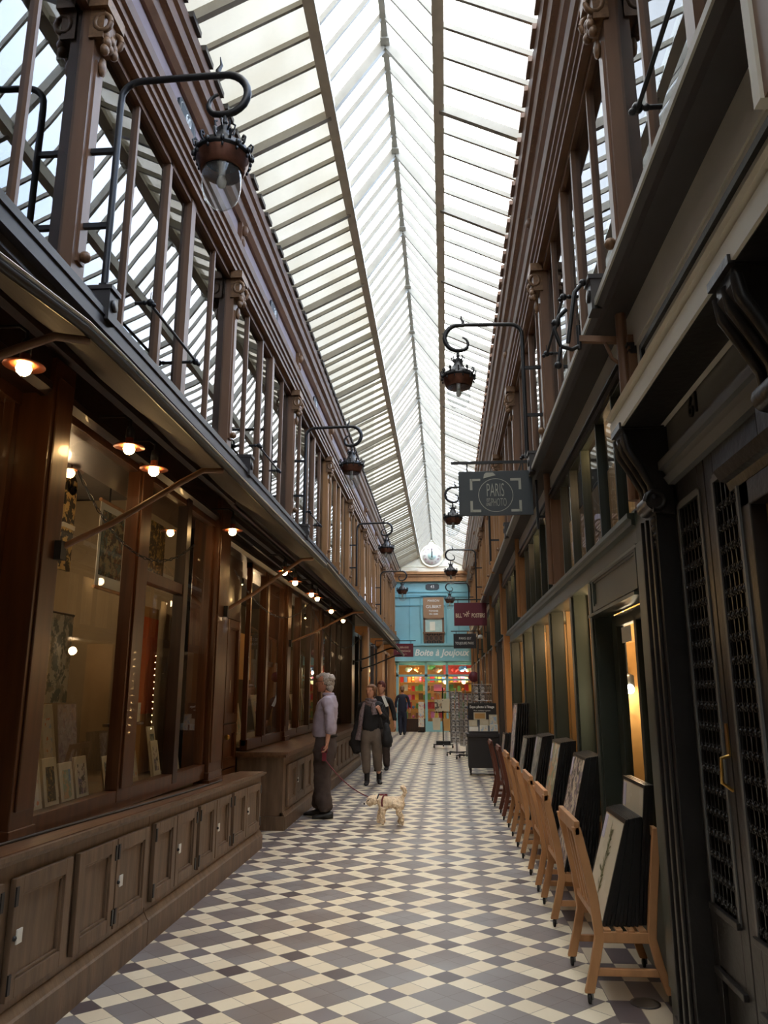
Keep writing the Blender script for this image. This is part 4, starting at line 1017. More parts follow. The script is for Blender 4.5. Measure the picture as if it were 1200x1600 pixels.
# farther right shopfronts
k = 0
for i, y in enumerate((13.5, 15.0, 16.6, 18.2, 19.8, 21.4, 23.0, 24.6, 26.2, 27.8, 29.4, 31.0)):
    b = MB(); b.box(1.0, 1.2, y, y + .16, 0, 2.47); b.box(.985, 1.0, y + .03, y + .13, .2, 2.4)
    S(b.build(T(), ['brown', 'darkwood', 'ochre', 'brown', 'black', 'brown'][i % 6], bevel=.003), 'narrow shopfront pier number %d beyond the black card cart on the right' % (i + 1))
    if i < 11:
        w = struct(Wn(), 'tall shop pane number %d beyond the green shopfront on the right' % (i + 1))
        MB().box(1.05, 1.15, y + .16, y + 1.6, 0, .45).build('stallriser', 'darkwood', w)
        MB().add([(1.1, y + .16, .45), (1.1, y + 1.6, .45), (1.1, y + 1.6, 2.35), (1.1, y + .16, 2.35)], [(0, 1, 2, 3)]).build('pane', 'glassS', w)
        MB().box(1.06, 1.14, y + .16, y + 1.6, 2.35, 2.47).build('head_rail', 'darkwood', w)
MB_ = MB(); MB_.box(1.05, 1.15, 12.58, 13.5, 0, .45); S(MB_.build(T(), 'darkwood'), 'low wooden base beyond the green shopfront')
for y in (14, 18, 22, 26, 30): LIGHTS.append(((2.0, y, 2.1), 8))
fl = struct(T(), 'floor between the ground shops and mezzanine beyond the green shopfront')
MB().box(1.1, 3.0, 12.6, 31.9, 2.40, 2.45).build('boards', 'innerL', fl)
ls = thing('light_string', 'vertical strings of tiny warm bulbs hanging in the shop pane behind the black card cart', 'fairy lights', (1.2, 13.2, 2))
for j, y in enumerate((13.0, 14.3)):
    m = MB(); m.tube([(1.18, y, 2.3), (1.18, y, .8)], .004, 4); m.build('wire', 'iron', ls)
    m = MB()
    for i in range(12): m.ball((1.17, y, 2.2 - i * .12), .011, 6)
    m.build('tiny_bulbs', 'bulb', ls)
S(MB().box(XR + .03, 3.2, RY0, 1.6, 0, 3.3).build('wall_right_near', 'black'), 'dark wall behind the camera on the right')

# ---- lanterns ---------------------------------------------------------
def make_lantern():
    t = thing('wall_lantern', 'L', 'lantern', (0, 0, 0))
    m = MB()
    pts = [(.2, 0, 3.76), (.2, 0, 4.6), (.2, 0, 5.0)] + arc(.32, 5.04, .12, 180, 90, 7)[1:] + [(.5, 0, 5.165)] + [(.78, 0, 5.17)]
    pts += arc(.84, 5.03, .14, 95, -95, 12) + arc(.82, 4.96, .075, -105, -255, 9)[1:]
    rr = [.02] * (len(pts) - 22) + [.02, .022, .024, .024, .024, .024, .024, .024, .024, .022, .022, .021, .02, .019, .018, .017, .015, .014, .012, .011, .010, .009]
    m.tube(pts, rr[:len(pts)], 10)
    m.bar((.2, 0, 3.74), (.2, 0, 3.80), .046, .046, (0, 1, 0))
    m.build('bracket', 'iron', t)
    m = MB(); m.tube([(.80, 0, 5.16), (.79, 0, 5.2), (.81, 0, 5.24), (.80, 0, 5.30)], [.022, .016, .01, .003], 8); m.build('finial', 'iron', t)
    m = MB(); m.bar((.0, 0, 4.68), (.2, 0, 4.68), .028, .03); m.bar((.0, 0, 4.18), (.2, 0, 4.18), .028, .03); m.bar((.015, 0, 4.1), (.015, 0, 4.78), .035, .03, (0, 1, 0)); m.build('wall_struts', 'iron', t)
    cx = .85
    m = MB(); m.tube([(cx, 0, 4.90), (cx, 0, 4.80)], .012, 8); m.ball((cx, 0, 4.83), .02, 8); m.build('hanging_rod', 'iron', t)
    m = MB(); m.lathe([(0, 4.82), (.02, 4.81), (.045, 4.78), (.04, 4.76), (.055, 4.72), (.075, 4.69), (.11, 4.655), (.13, 4.64), (.15, 4.635), (.15, 4.62), (.165, 4.605), (.165, 4.59), (.15, 4.58)], 24, (cx, 0, 0)); m.build('canopy', 'iron', t)
    m = MB()
    for i in range(12):
        a = i * PI / 6; ca, sa = math.cos(a), math.sin(a)
        m.tube([(cx + ca * r, sa * r, z) for r, z in ((.14, 4.60), (.17, 4.625), (.178, 4.655), (.165, 4.67), (.152, 4.655), (.16, 4.64))], .0075, 5)
        a += PI / 12; ca, sa = math.cos(a), math.sin(a)
        m.ball((cx + ca * .17, sa * .17, 4.60), .014, 6, (1, 1, 1.6)); m.ball((cx + ca * .162, sa * .162, 4.565), .009, 6, (1, 1, 1.8))
    for i in range(8):
        a = i * PI / 4; ca, sa = math.cos(a), math.sin(a)
        m.tube([(cx + ca * r, sa * r, z) for r, z in ((.04, 4.76), (.06, 4.785), (.065, 4.81), (.05, 4.82))], .006, 5)
    m.build('lace_crown', 'iron', t)
    m = MB(); m.lathe([(.155, 4.60), (.15, 4.56), (.135, 4.52), (.128, 4.50), (.118, 4.49), (.118, 4.52), (.1, 4.56)], 24, (cx, 0, 0)); m.build('band', 'copper', t)
    m = MB(); m.lathe([(.112, 4.50), (.116, 4.44), (.113, 4.38), (.098, 4.32), (.068, 4.285), (.03, 4.27), (.001, 4.268)], 24, (cx, 0, 0)); m.build('glass_globe', 'glassG', t)
    m = MB(); m.tube([(cx, 0, 4.58), (cx, 0, 4.47)], .02, 8); m.ball((cx, 0, 4.43), .03, 8, (1, 1, 1.4)); m.build('unlit_bulb', 'white', t)
    return t
lan = make_lantern()
nl = ['large ornate iron lantern nearest the camera at the top left of the arcade', 'ornate lantern on the left facade, second from the camera', 'ornate lantern on the left facade, third from the camera', 'small ornate lantern hanging before the turquoise wall on the left']
nr = ['ornate lantern hanging above the slate camera sign on the right', 'ornate lantern peeping out behind the slate camera sign', 'ornate lantern hanging beside the cream gable over the burgundy sign', 'farthest right lantern half hidden by the burgundy sign']
for i in range(4):
    o = lan if i == 0 else clone(lan)
    o.location = (XL, P0 + [0, 2, 4, 6][i] * BAY, [0, 0, .0, -.1][i]); o['label'] = nl[i]; o['group'] = 'ornate wall lanterns'
for i in range(4):
    o = clone(lan); o.location = (XR, 7.25 + i * 2 * BAY, [.02, 0, 0, 0][i]); o.rotation_euler[2] = PI; o['label'] = nr[i]; o['group'] = 'ornate wall lanterns'

# ---- window stay rods ----------------------------------------------------
def stay():
    t = thing('window_stay', 'S', 'window stay', (0, 0, 0))
    MB().tube([(.11, 0, 0), (.11, .98, .02)], .011, 8).build('rod', 'iron', t)
    for y in (0, .98):
        m = MB()
        m.tube([(-.0, y, .01), (.11, y, .01)], .012, 6); m.ball((.11, y, .01), .028, 8); m.ball((.135, y, -.01), .018, 8); m.ball((.07, y, .01), .018, 8); m.tube([(.11, y, .02), (.11, y, .09)], .003, 4)
        m.build('end_fitting', 'iron', t)
    return t
st = stay()
on = ['nearest', 'second', 'third', 'fourth', 'fifth']
for i in range(4):
    o = st if i == 0 else clone(st)
    o.location = (XL, P0 - 2.45 + BAY * i + .15, 4.15); o['label'] = '%s horizontal iron stay rod across the left upper windows' % on[i]; o['group'] = 'iron window stay rods'
for i in range(3):
    o = clone(st); o.location = (XR, P0 - 2.4 + BAY * i + 1.55 + .1, 4.13 + .25 * (i == 1)); o.rotation_euler = (0, 0, PI); o['label'] = '%s horizontal iron stay rod across the right upper windows' % on[i]; o['group'] = 'iron window stay rods'
# iron spotlight arm on near right post
sa = thing('iron_arm', 'brown iron arm with hooked fittings projecting from the near right post', 'bracket', (1.03, 3.95, 3.42))
MB().bar((1.03, 3.95, 3.40), (.76, 3.95, 3.42), .03, .035).build('arm', 'brown', sa)
m = MB(); m.tube([(.76, 3.95, 3.38), (.72, 3.95, 3.36), (.66, 3.95, 3.38), (.63, 3.95, 3.48), (.66, 3.95, 3.56), (.70, 3.95, 3.60)], .012, 8); m.tube([(.76, 3.95, 3.36), (.76, 3.95, 3.5)], .012, 8)
m.tube([(.70, 3.95, 3.40), (.75, 3.95, 3.7), (.80, 3.95, 3.76)], .012, 8); m.ball((.80, 3.95, 3.76), .022, 8); m.ball((.64, 3.95, 3.52), .025, 8); m.tube([(.66, 3.95, 3.38), (.64, 3.95, 3.28)], .01, 6); m.ball((.64, 3.95, 3.27), .022, 8)
m.build('hooks', 'iron', sa); MB().tube([(.99, 3.95, 3.25), (.93, 3.95, 3.3), (.9, 3.95, 3.39)], .01, 6).build('brace', 'brown', sa)

# ---- hanging signs ----------------------------------------------------
def sign(y, x0, x1, z0, z1, mt, label, zbar, wall=XR, s=-1, zdown=3.0):
    t = thing('hanging_sign', label, 'sign', (wall, y, zbar))
    MB().box(x0, x1, y - .012, y + .012, z0, z1).build('board', mt, t, bevel=.003)
    stem = wall + s * .12
    m = MB(); m.bar((stem, y, zdown), (stem, y, zbar), .022, .022, (0, 1, 0)); xe = (x0 - .07) if s < 0 else (x1 + .07)
    m.bar((stem, y, zbar), (xe, y, zbar), .022, .026)
    for z in (zbar - .1, zdown + .12): m.bar((wall, y, z), (stem, y, z), .02, .022)
    for q in (.12, .88): m.bar((x0 + (x1 - x0) * q, y, z1), (x0 + (x1 - x0) * q, y, zbar), .014, .014, (0, 1, 0))
    m.build('bracket', 'iron', t)
    return t
py = 7.30
s1 = sign(py, .158, .872, 3.20, 3.645, 'signblk', 'slate hanging sign with a camera outline and round lettering badge', 3.735, zdown=3.06)
cx, cz = .515, 3.40
def ringmb(cx, cz, r, w, y, n=48):
    m = MB(); vs = []; fs = []
    for i in range(n):
        a = 2 * PI * i / n
        for rr in (r - w / 2, r + w / 2): vs.append((cx + rr * math.cos(a), y, cz + rr * math.sin(a)))
    for i in range(n):
        j = (i + 1) % n; fs.append((2 * i, 2 * i + 1, 2 * j + 1, 2 * j))
    return m.add(vs, fs)
ringmb(cx, cz, .165, .006, py - .016).build('badge_ring', 'signlet', s1)
m = MB()
for sx_ in (-1, 1):
    for sz_ in (-1, 1):
        X0, Z0 = cx + sx_ * .235, cz + sz_ * .155
        m.box(X0 - .012, X0 + .012, py - .016, py - .013, Z0 - sz_ * .01, Z0 - sz_ * .10)
        m.box(X0 - sx_ * .0, X0 - sx_ * .09, py - .016, py - .013, Z0 - .012, Z0 + .012)
        m.box(X0 - .012, X0 + .012, py - .016, py - .013, Z0 - .012, Z0 + .012)
m.prism([(cx - .115, cz + .17), (cx - .108, cz + .21), (cx - .09, cz + .228), (cx - .02, cz + .228), (cx + .005, cz + .20), (cx - .05, cz + .187)], 'y', py - .016, py - .013)
m.build('camera_logo', 'signlet', s1)
text('PARIS', .19, 'signlet', s1, (cx - .003, py - .014, cz + .045), 'lettering', sx=.37, ext=.002, off=-.002)
text('PHOTO', .115, 'signlet', s1, (cx + .028, py - .014, cz - .075), 'lettering', sx=.38, ext=.002, off=-.002)
text('EST', .046, 'signlet', s1, (cx - .072, py - .014, cz - .05), 'lettering', sx=.5, ext=.002)
text('UNE', .046, 'signlet', s1, (cx - .072, py - .014, cz - .092), 'lettering', sx=.5, ext=.002)
s2 = sign(17.9, .215, .965, 3.02, 3.55, 'bill', 'burgundy hanging sign with cream lettering high on the right', 3.62, zdown=2.75)
text('BILL', .13, 'billlet', s2, (.32, 17.885, 3.25), 'lettering', sx=.62, off=.003); text('POSTERS', .13, 'billlet', s2, (.77, 17.885, 3.25), 'lettering', sx=.6, off=.003)
m = MB()
hx, hz = .48, 3.28
for p_, q_ in (((0, 0), (.05, .01)), ((.05, .01), (.075, .08)), ((.05, .01), (.1, .02)), ((.0, .0), (-.06, .02)), ((.01, 0), (.03, -.06)), ((.045, 0), (.07, -.05)), ((.0, 0), (-.03, -.05)), ((.04, .02), (.02, .06))):
    m.bar((hx + p_[0], 17.882, hz + p_[1]), (hx + q_[0], 17.882, hz + q_[1]), .014, .006, (0, 1, 0))
m.build('prancing_emblem', 'billlet', s2)
s3 = sign(21.5, .23, .85, 2.70, 3.10, 'dark', 'dark hanging sign with thin white lettering below the burgundy one', 3.17, zdown=2.55)
text('PARIS EST', .10, 'chalk', s3, (.55, 21.485, 2.97), 'lettering', sx=.8, off=-.001); text('TOUJOURS PARIS', .10, 'chalk', s3, (.53, 21.485, 2.84), 'lettering', sx=.66, off=-.001)
s4 = sign(22.0, -1.46, -.9, 2.50, 2.87, 'bill', 'small burgundy hanging sign at the far left under the awning end', 2.95, wall=XL, s=1, zdown=2.45)
text('LIBRAIRIE', .075, 'billlet', s4, (-1.17, 21.985, 2.76), 'lettering', sx=.9); text('DU PASSAGE', .075, 'billlet', s4, (-1.17, 21.985, 2.66), 'lettering', sx=.9); text('livres anciens', .035, 'billlet', s4, (-1.17, 21.985, 2.58), 'lettering')
# security cameras
sc_ = thing('security_camera', 'small dark security camera on the right facade behind the slate sign', 'camera', (.95, 15.2, 5.6))
MB().ball((.72, 15.2, 5.55), .07, 10, (1.2, 1.4, .8)).build('housing', 'iron', sc_); MB().tube([(.74, 15.2, 5.58), (1.03, 15.2, 5.62)], .02, 6).build('arm', 'iron', sc_)
# wall telephone bell style floods near the dark sign
fb = thing('flood_lamp', 'small white flood lamp on the wall beside the dark hanging sign', 'lamp', (.95, 20.6, 2.9))
MB().lathe([(.0, .06), (.05, .05), (.08, -.04), (0, -.03)], 12, (.93, 20.6, 2.95)).build('hood', 'white', fb); MB().tube([(.93, 20.6, 3.0), (1.03, 20.6, 3.05)], .012, 6).build('arm', 'iron', fb)
# ------------------------------------------------------------------ rolling racks with framed pictures
def make_rack(m_='beech', leglab=None):
    t = thing('picture_rack', 'R', 'rack', (0, 0, 0))
    D = .56
    def leg_left(y):
        b = MB(); pts = [(.70, .05), (.735, .18), (.765, .31), (.745, .5), (.715, .66), (.675, .84)]
        for (a, c) in zip(pts[:-1], pts[1:]):
            pass
        w = .024
        out = [(x - w, z) for x, z in pts] + [(x + w, z) for x, z in reversed(pts)]
        b.prism(out, 'y', y - .016, y + .016); return b
    def leg_right(y):
        b = MB(); pts = [(1.105, .05), (1.06, .18), (1.03, .31), (1.05, .5), (1.07, .66), (1.095, .84)]
        w = .022
        out = [(x - w, z) for x, z in pts] + [(x + w, z) for x, z in reversed(pts)]
        b.prism(out, 'y', y - .016, y + .016); return b
    for y in (0, D): leg_left(y).build('leg', m_, t, bevel=.004); leg_right(y).build('leg', m_, t, bevel=.004)
    for y in (0, D):
        MB().box(.76, 1.03, y - .014, y + .014, .285, .335).build('seat_rail', m_, t, bevel=.003)
        MB().box(.74, 1.06, y - .012, y + .012, .13, .165).build('stretcher', m_, t, bevel=.003)
    for i in range(4): MB().box(.79 + i * .06, .825 + i * .06, -.01, D + .01, .335, .347).build('seat_slat', m_, t, bevel=.002)
    MB().bar((.68, -.016, .835), (.68, D + .016, .835), .028, .07, (0, 0, 1)).build('top_rail', m_, t, bevel=.004)
    MB().bar((1.09, .0, .815), (1.09, D, .815), .022, .05, (0, 0, 1)).build('top_rail', m_, t, bevel=.004)
    MB().bar((.755, .0, .40), (.755, D, .40), .022, .035, (0, 0, 1)).build('lower_rail', m_, t, bevel=.003)
    for y in (.17, .28, .39): MB().bar((.757, y, .40), (.683, y, .82), .028, .014, (1, 0, 0)).build('side_slat', m_, t, bevel=.002)
    for x in (.70, 1.105):
        for y in (0, D):
            c = MB(); c.lathe([(.0, -.009), (.018, -.009), (.024, -.006), (.024, .006), (.018, .009), (0, .009)], 14)
            c.xf(Matrix.Translation((x, y, .0245)) @ Matrix.Rotation(PI / 2, 4, 'Y')); w = c.build('caster', 'rubber', t)
            MB().lathe([(.0, .02), (.008, .02), (.008, .055), (0, .06)], 8, (x + .013, y, 0)).build('caster_fork', 'steel', w)
    return t
rack = make_rack()
rn = ['beech rolling rack nearest the camera holding the botanical print', 'beech rolling rack second in the row holding the floral prints', 'beech rolling rack third in the row holding the blue landscape print', 'beech rolling rack fourth in the row, holding grey prints', 'beech rolling rack farthest of the beech ones']
RYs = [4.43, 5.74, 6.68, 7.92, 9.08]
racks = []
for i, y in enumerate(RYs):
    o = rack if i == 0 else clone(rack)
    o.location = (0, y, 0); o['label'] = rn[i]; o['group'] = 'beech rolling racks of framed pictures'
dk = clone(rack, label='mahogany rolling rack just beyond the beech ones', group='dark rolling racks'); dk.location = (-.02, 10.15, 0)
d2 = clone(rack, label='dark rolling rack behind the mahogany one, nearest the black card cart', group='dark rolling racks'); d2.location = (-.06, 11.3, 0)
def swap(root, mname):
    for o in list(bpy.data.objects):
        if o.parent == root and o.name.split('.')[0] not in ('caster',):
            o.data = o.data.copy(); o.data.materials.clear(); o.data.materials.append(M[mname])
swap(dk, 'mahog'); swap(d2, 'mahog')

def frame_at(y0, w, h, xb, xt, z0, artm, label, group, botanical=False, tag_=True, t=.0165):
    """frame leaning from bottom xb to top xt, facing the aisle"""
    r = thing('framed_picture', label, 'framed picture', (xb, y0, z0), group)
    L = h; a = math.atan2(xt - xb, math.sqrt(max(h * h - (xt - xb) ** 2, 1e-4)))
    Mx = Matrix.Translation((xb, y0, z0)) @ Matrix.Rotation(a, 4, 'Y')
    b = MB(); e = .018
    b.box(0, t, 0, w, 0, e); b.box(0, t, 0, w, h - e, h); b.box(0, t, 0, e, e, h - e); b.box(0, t, w - e, w, e, h - e); b.box(t * .5, t, e, w - e, e, h - e)
    b.xf(Mx); b.build('border', 'frame', r)
    if artm:
        q = MB(); q.box(.002, t * .5, e, w - e, e, h - e); q.xf(Mx); q.build('mount', 'a_bot' if artm == 'bot' else artm, r)
        if tag_:
            q = MB(); q.box(0, .002, w - e - .08, w - e - .01, h - .16, h - .03); q.xf(Mx); q.build('price_label', mat('lilac_label_paper', srgb(196, 190, 206), .6, var=0) if 'lilac' not in M else M['lilac'], r)
        if artm == 'bot':
            q = MB(); rr = random.Random(3)
            stem = [(-.001, w * .5, h * .2), (-.001, w * .47, h * .4), (-.001, w * .52, h * .6), (-.001, w * .45, h * .8)]
            def leafm(y, z, ang, l, wd):
                c, s_ = math.cos(ang), math.sin(ang)
                q.add([(-.001, y, z), (-.001, y + c * l * .5 - s_ * wd, z + s_ * l * .5 + c * wd), (-.001, y + c * l, z + s_ * l), (-.001, y + c * l * .5 + s_ * wd, z + s_ * l * .5 - c * wd)], [(0, 1, 2, 3)])
            for i in range(3): q.bar(stem[i], stem[i + 1], .003, .002, (1, 0, 0))
            for i in range(34):
                f_ = rr.random(); y = w * (.5 + .05 * math.sin(f_ * 7)); z = h * (.22 + .6 * f_)
                leafm(y, z, rr.uniform(.2, 2.9), rr.uniform(.05, .1) * (1.1 - f_ * .4), .007)
            q.xf(Mx); q.build('plant_drawing', mat('olive_ink', srgb(112, 108, 70), .7, var=.3, scale=30), r)
    return r
M['lilac'] = mat('lilac_label_paper', srgb(196, 190, 206), .6, var=0)
def stack(y0, w, h, n, xb0, xb1, xt0, xt1, z0, artm, lab, labrest, grp, tag_=True):
    f0 = frame_at(y0, w, h, xb0, xt0, z0, artm, lab, grp, tag_=tag_)
    a0 = math.atan2(xt0 - xb0, h)
    base = frame_at(0, w, h, 0, .0001, 0, None, labrest, grp)
    for i in range(1, n):
        q = i / max(n - 1, 1)
        o = base if i == 1 else clone(base)
        xb, xt = xb0 + (xb1 - xb0) * q, xt0 + (xt1 - xt0) * q
        o.location = (xb, y0 + .004 * ((i * 7) % 3), z0); o.rotation_euler = (0, math.atan2(xt - xb, h), 0)
    return f0
ZS = .35
stack(4.47, .50, .54, 9, .79, .96, .945, 1.02, ZS, 'bot', 'black framed botanical print with green sprigs, front of the nearest rack', 'black frame stacked right behind the botanical print', 'small black frames in the nearest rack')
stack(4.50, .52, .70, 3, .985, 1.03, 1.065, 1.10, ZS, 'a_bot', 'taller black framed pale print rising behind the botanical print', 'tall black frame at the back of the nearest rack', 'tall black frames in the nearest rack')
stack(5.72, .54, .76, 9, .78, .98, .965, 1.07, ZS, 'a_flow', 'black framed floral print at the front of the second rack', 'black frame stacked behind the floral print', 'black frames in the second rack')
stack(6.66, .50, .80, 8, .77, .99, .93, 1.04, ZS, 'a_blue', 'black framed blue and green landscape at the front of the third rack', 'black frame stacked behind the blue landscape', 'black frames in the third rack')
stack(7.9, .5, .78, 8, .77, .99, .93, 1.04, ZS, 'a_grey', 'black framed grey print at the front of the fourth rack', 'black frame stacked behind the grey print of the fourth rack', 'black frames in the fourth rack')
stack(9.06, .5, .70, 7, .77, .99, .9, 1.04, ZS, 'a_grey', 'black framed misty print at the front of the farthest beech rack', 'black frame stacked in the farthest beech rack', 'black frames in the farthest beech rack', tag_=False)
stack(10.15, .56, 1.05, 6, .78, .98, .90, 1.04, ZS, 'a_pink', 'tallest black framed picture with pale faces, in the mahogany rack', 'tall black frame stacked behind the picture of pale faces', 'tall black frames in the mahogany rack', tag_=False)
stack(11.32, .5, .62, 5, .74, .93, .82, 1.0, ZS, 'a_flow', 'black framed print at the front of the dark rack by the card cart', 'black frame stacked in the dark rack by the card cart', 'black frames in the dark rack', tag_=False)

# ---- black card cart ---------------------------------------------------
cy = 15.3
ct = thing('card_cart', 'black wheeled cart with a header board advertising a photo show upstairs', 'cart', (.75, cy, 0), None)
m = MB(); m.box(.40, 1.0, cy, cy + .5, .14, .74); m.box(.38, 1.02, cy - .02, cy + .52, .70, .76); m.build('body', 'dark', ct, bevel=.004)
m = MB(); m.box(.42, .98, cy + .46, cy + .49, .76, 1.32); m.build('header_board', 'dark', ct)
m = MB(); m.hexa([(.42, cy, .76), (.98, cy, .76), (.98, cy + .45, .80), (.42, cy + .45, .80), (.42, cy, .80), (.98, cy, .80), (.98, cy + .45, 1.0), (.42, cy + .45, 1.0)]); m.build('stepped_tray', 'dark', ct)
text("Expo photo à l'étage", .066, 'chalk', ct, (.70, cy + .455, 1.25), 'lettering', sx=.88, off=.0015)
text('Photo exhibition upstairs', .034, 'chalk', ct, (.70, cy + .455, 1.18), 'lettering', sx=.95)
for x in (.44, .96):
    for y in (cy + .05, cy + .45):
        c = MB(); c.lathe([(0, -.012), (.04, -.012), (.045, 0), (.04, .012), (0, .012)], 12); c.xf(Matrix.Translation((x, y, .046)) @ Matrix.Rotation(PI / 2, 4, 'Y'))
        w = c.build('wheel', 'rubber', ct); MB().box(x - .02, x + .02, y - .02, y + .02, .06, .14).build('fork', 'iron', w)
cl = [(.43, .76, .17, .10, 'wide white card at the front left of the cart tray'), (.63, .76, .15, .13, 'white and blue card at the front middle of the cart tray'), (.82, .76, .15, .15, 'white and blue card at the front right of the cart tray'),
      (.43, .86, .16, .12, 'beige card in the middle tier of the cart, on the left'), (.64, .88, .17, .11, 'beige card in the middle tier of the cart, centre'), (.82, .86, .16, .22, 'tall card with orange print at the right of the cart'), (.53, .98, .24, .14, 'orange landscape print topmost on the cart')]
for i, (x, z, w_, h_, lab) in enumerate(cl):
    yy = cy + .02 + (.0, .0, .0, .16, .16, .2, .34)[i]
    t = thing('greeting_card', lab, 'card', (x, yy, z), 'cards on the black cart')
    MB().box(x, x + w_, yy, yy + .008, z + .03, z + .03 + h_).build('sheet', 'white' if i < 3 else 'p1', t)
    MB().box(x + .02, x + w_ - .02, yy - .002, yy, z + .05, z + .01 + h_).build('picture', ['white', 'a_card', 'a_card', 'a_bot', 'a_bot', 'a_card', 'gold'][i], t)

# ---- postcard spinners ---------------------------------------------------
pc_proto = [None]
def spinner(x, y, hgt, rad, lab, rows, cards_lab, grp, phase=0):
    t = thing('postcard_spinner', lab, 'display rack', (x, y, 0))
    MB().tube([(x, y, .05), (x, y, hgt)], .016, 8).build('pole', 'steel', t)
    m = MB()
    for a in range(4):
        ca, sa = math.cos(a * PI / 2 + .6), math.sin(a * PI / 2 + .6); m.bar((x, y, .09), (x + ca * .3, y + sa * .3, .09), .03, .025)
    m.build('cross_base', 'iron', t)
    for a in range(4):
        ca, sa = math.cos(a * PI / 2 + .6), math.sin(a * PI / 2 + .6)
        MB().ball((x + ca * .29, y + sa * .29, .04), .038, 8, (.6, 1, 1)).build('caster', 'rubber', t)
    m = MB()
    z0 = .3; dz = (hgt - .38) / rows
    for k in range(rows + 1):
        pts = [(x + rad * math.cos(a * PI / 2 + phase), y + rad * math.sin(a * PI / 2 + phase), z0 + k * dz) for a in range(5)]
        m.tube(pts, .005, 5)
    for a in range(4): m.tube([(x + rad * math.cos(a * PI / 2 + phase), y + rad * math.sin(a * PI / 2 + phase), z0 + q) for q in (0, hgt - .38)], .006, 5)
    m.build('wire_cage', 'steel', t)
    for k in range(rows):
        for a in range(4):
            a0, a1 = a * PI / 2 + phase, (a + 1) * PI / 2 + phase
            mx_, my_ = math.cos((a0 + a1) / 2), math.sin((a0 + a1) / 2)
            if my_ > .5: continue
            p0 = V((math.cos(a0), math.sin(a0), 0)) * rad; p1 = V((math.cos(a1), math.sin(a1), 0)) * rad
            for q in (.29, .73):
                c = p0.lerp(p1, q)
                if pc_proto[0] is None:
                    o = MB().box(-.055, .055, -.002, .002, 0, .14).build('postcard', 'a_pc'); pc_proto[0] = o
                else:
                    o = pc_proto[0].copy(); COL.objects.link(o)
                o.location = (x + c.x * 1.02, y + c.y * 1.02, z0 + k * dz + .01)
                d = p1 - p0; o.rotation_euler = (math.radians(-8) * 0, 0, math.atan2(d.y, d.x)); o.scale = (min(1, rad / .2), 1, min(1, dz / .16))
                o['label'] = cards_lab; o['category'] = 'postcard'; o['group'] = grp
    return t
spinner(.24, 19.9, 1.62, .17, 'tall wire postcard spinner standing free in the passage, leftmost of the three', 9, 'small postcard held on the leftmost wire spinner', 'postcards on the leftmost spinner', .5)
spinner(.46, 19.0, 1.58, .16, 'middle wire postcard spinner beside the leftmost one', 8, 'small postcard held on the middle wire spinner', 'postcards on the middle spinner', 1.1)
spinner(.78, 17.4, 1.78, .23, 'widest wire postcard spinner right behind the black card cart', 8, 'small postcard held on the widest wire spinner', 'postcards on the widest spinner', .35)
# ---- tote bag stand -----------------------------------------------------
ts = thing('bag_stand', 'dark stand hung with tote bags in front of the toy shop door', 'stand', (-.1, 22.5, 0))
m = MB(); m.tube([(-.1, 22.5, .05), (-.1, 22.5, 1.66)], .018, 8); m.build('pole', 'iron', ts)
m = MB(); m.bar((-.35, 22.5, 1.55), (.15, 22.5, 1.55), .02, .02); m.bar((-.35, 22.5, .98), (.15, 22.5, .98), .02, .03); m.bar((-.1, 22.3, 1.3), (-.1, 22.7, 1.3), .02, .02); m.build('arms', 'iron', ts)
m = MB(); m.bar((-.38, 22.5, .1), (.18, 22.5, .1), .03, .03); m.bar((-.1, 22.2, .1), (-.1, 22.8, .1), .03, .03); m.box(-.3, .1, 22.35, 22.65, .12, .2); m.build('base', 'iron', ts)
for x in (-.36, .16): MB().ball((x, 22.5, .045), .045, 8, (.6, 1, 1)).build('caster', 'rubber', ts)
M['a_tote'] = art('printed_tote_cotton', srgb(196, 180, 150), [srgb(150, 120, 90), srgb(90, 80, 70)], 6, .56)
for i, (x, z, mt, lab) in enumerate(((-.22, 1.0, 'a_tote', 'printed cotton tote bag hanging highest on the stand'), (-.02, 1.02, 'p1', 'plain cotton tote bag hanging high on the stand, on its other arm'), (-.28, .5, 'p1', 'pale cotton tote bag hanging low on the stand'), (0.02, .48, 'gold', 'ochre tote bag hanging low on the stand'))):
    t = thing('tote_bag', lab, 'bag', (x, 22.4, z), 'tote bags on the stand')
    y = 22.42 - .02 * i; b = MB(); b.hexa([(x - .1, y - .03, z), (x + .1, y - .03, z), (x + .1, y + .02, z), (x - .1, y + .02, z), (x - .115, y - .01, z + .33), (x + .115, y - .01, z + .33), (x + .115, y + .01, z + .33), (x - .115, y + .01, z + .33)])
    b.build('bag_body', mt, t); b = MB(); b.tube([(x - .06, y, z + .32), (x - .03, y, z + .52), (x + .03, y, z + .52), (x + .06, y, z + .32)], .008, 5); b.build('handles', mt, t)
# round red sign / stool near far right
rs = thing('round_sign', 'small round dark red sign on a bracket at the far right before the toy shop', 'sign', (.9, 25, 2.0))
m = MB(); m.lathe([(0, -.01), (.17, -.01), (.17, .01), (0, .01)], 24); m.xf(Matrix.Translation((.92, 26, 2.02)) @ Matrix.Rotation(PI / 2, 4, 'X')); m.build('disc', 'bill', rs); MB().tube([(.92, 26, 2.02), (1.05, 26, 2.02)], .01, 6).build('bracket', 'iron', rs)
# floor drains
for i, (x, y, r, lab) in enumerate(((.98, 4.45, .075, 'round metal floor cover under the nearest rack'), (-.35, 17.6, .1, 'small round drain cover in the middle of the passage far along'))):
    m = MB(); m.lathe([(0, .001), (r, .001), (r, .004), (r * .8, .005), (0, .005)], 28, (x, y, 0)); tag(m.build('floor_cover', 'darkwood'), lab, 'floor cover')

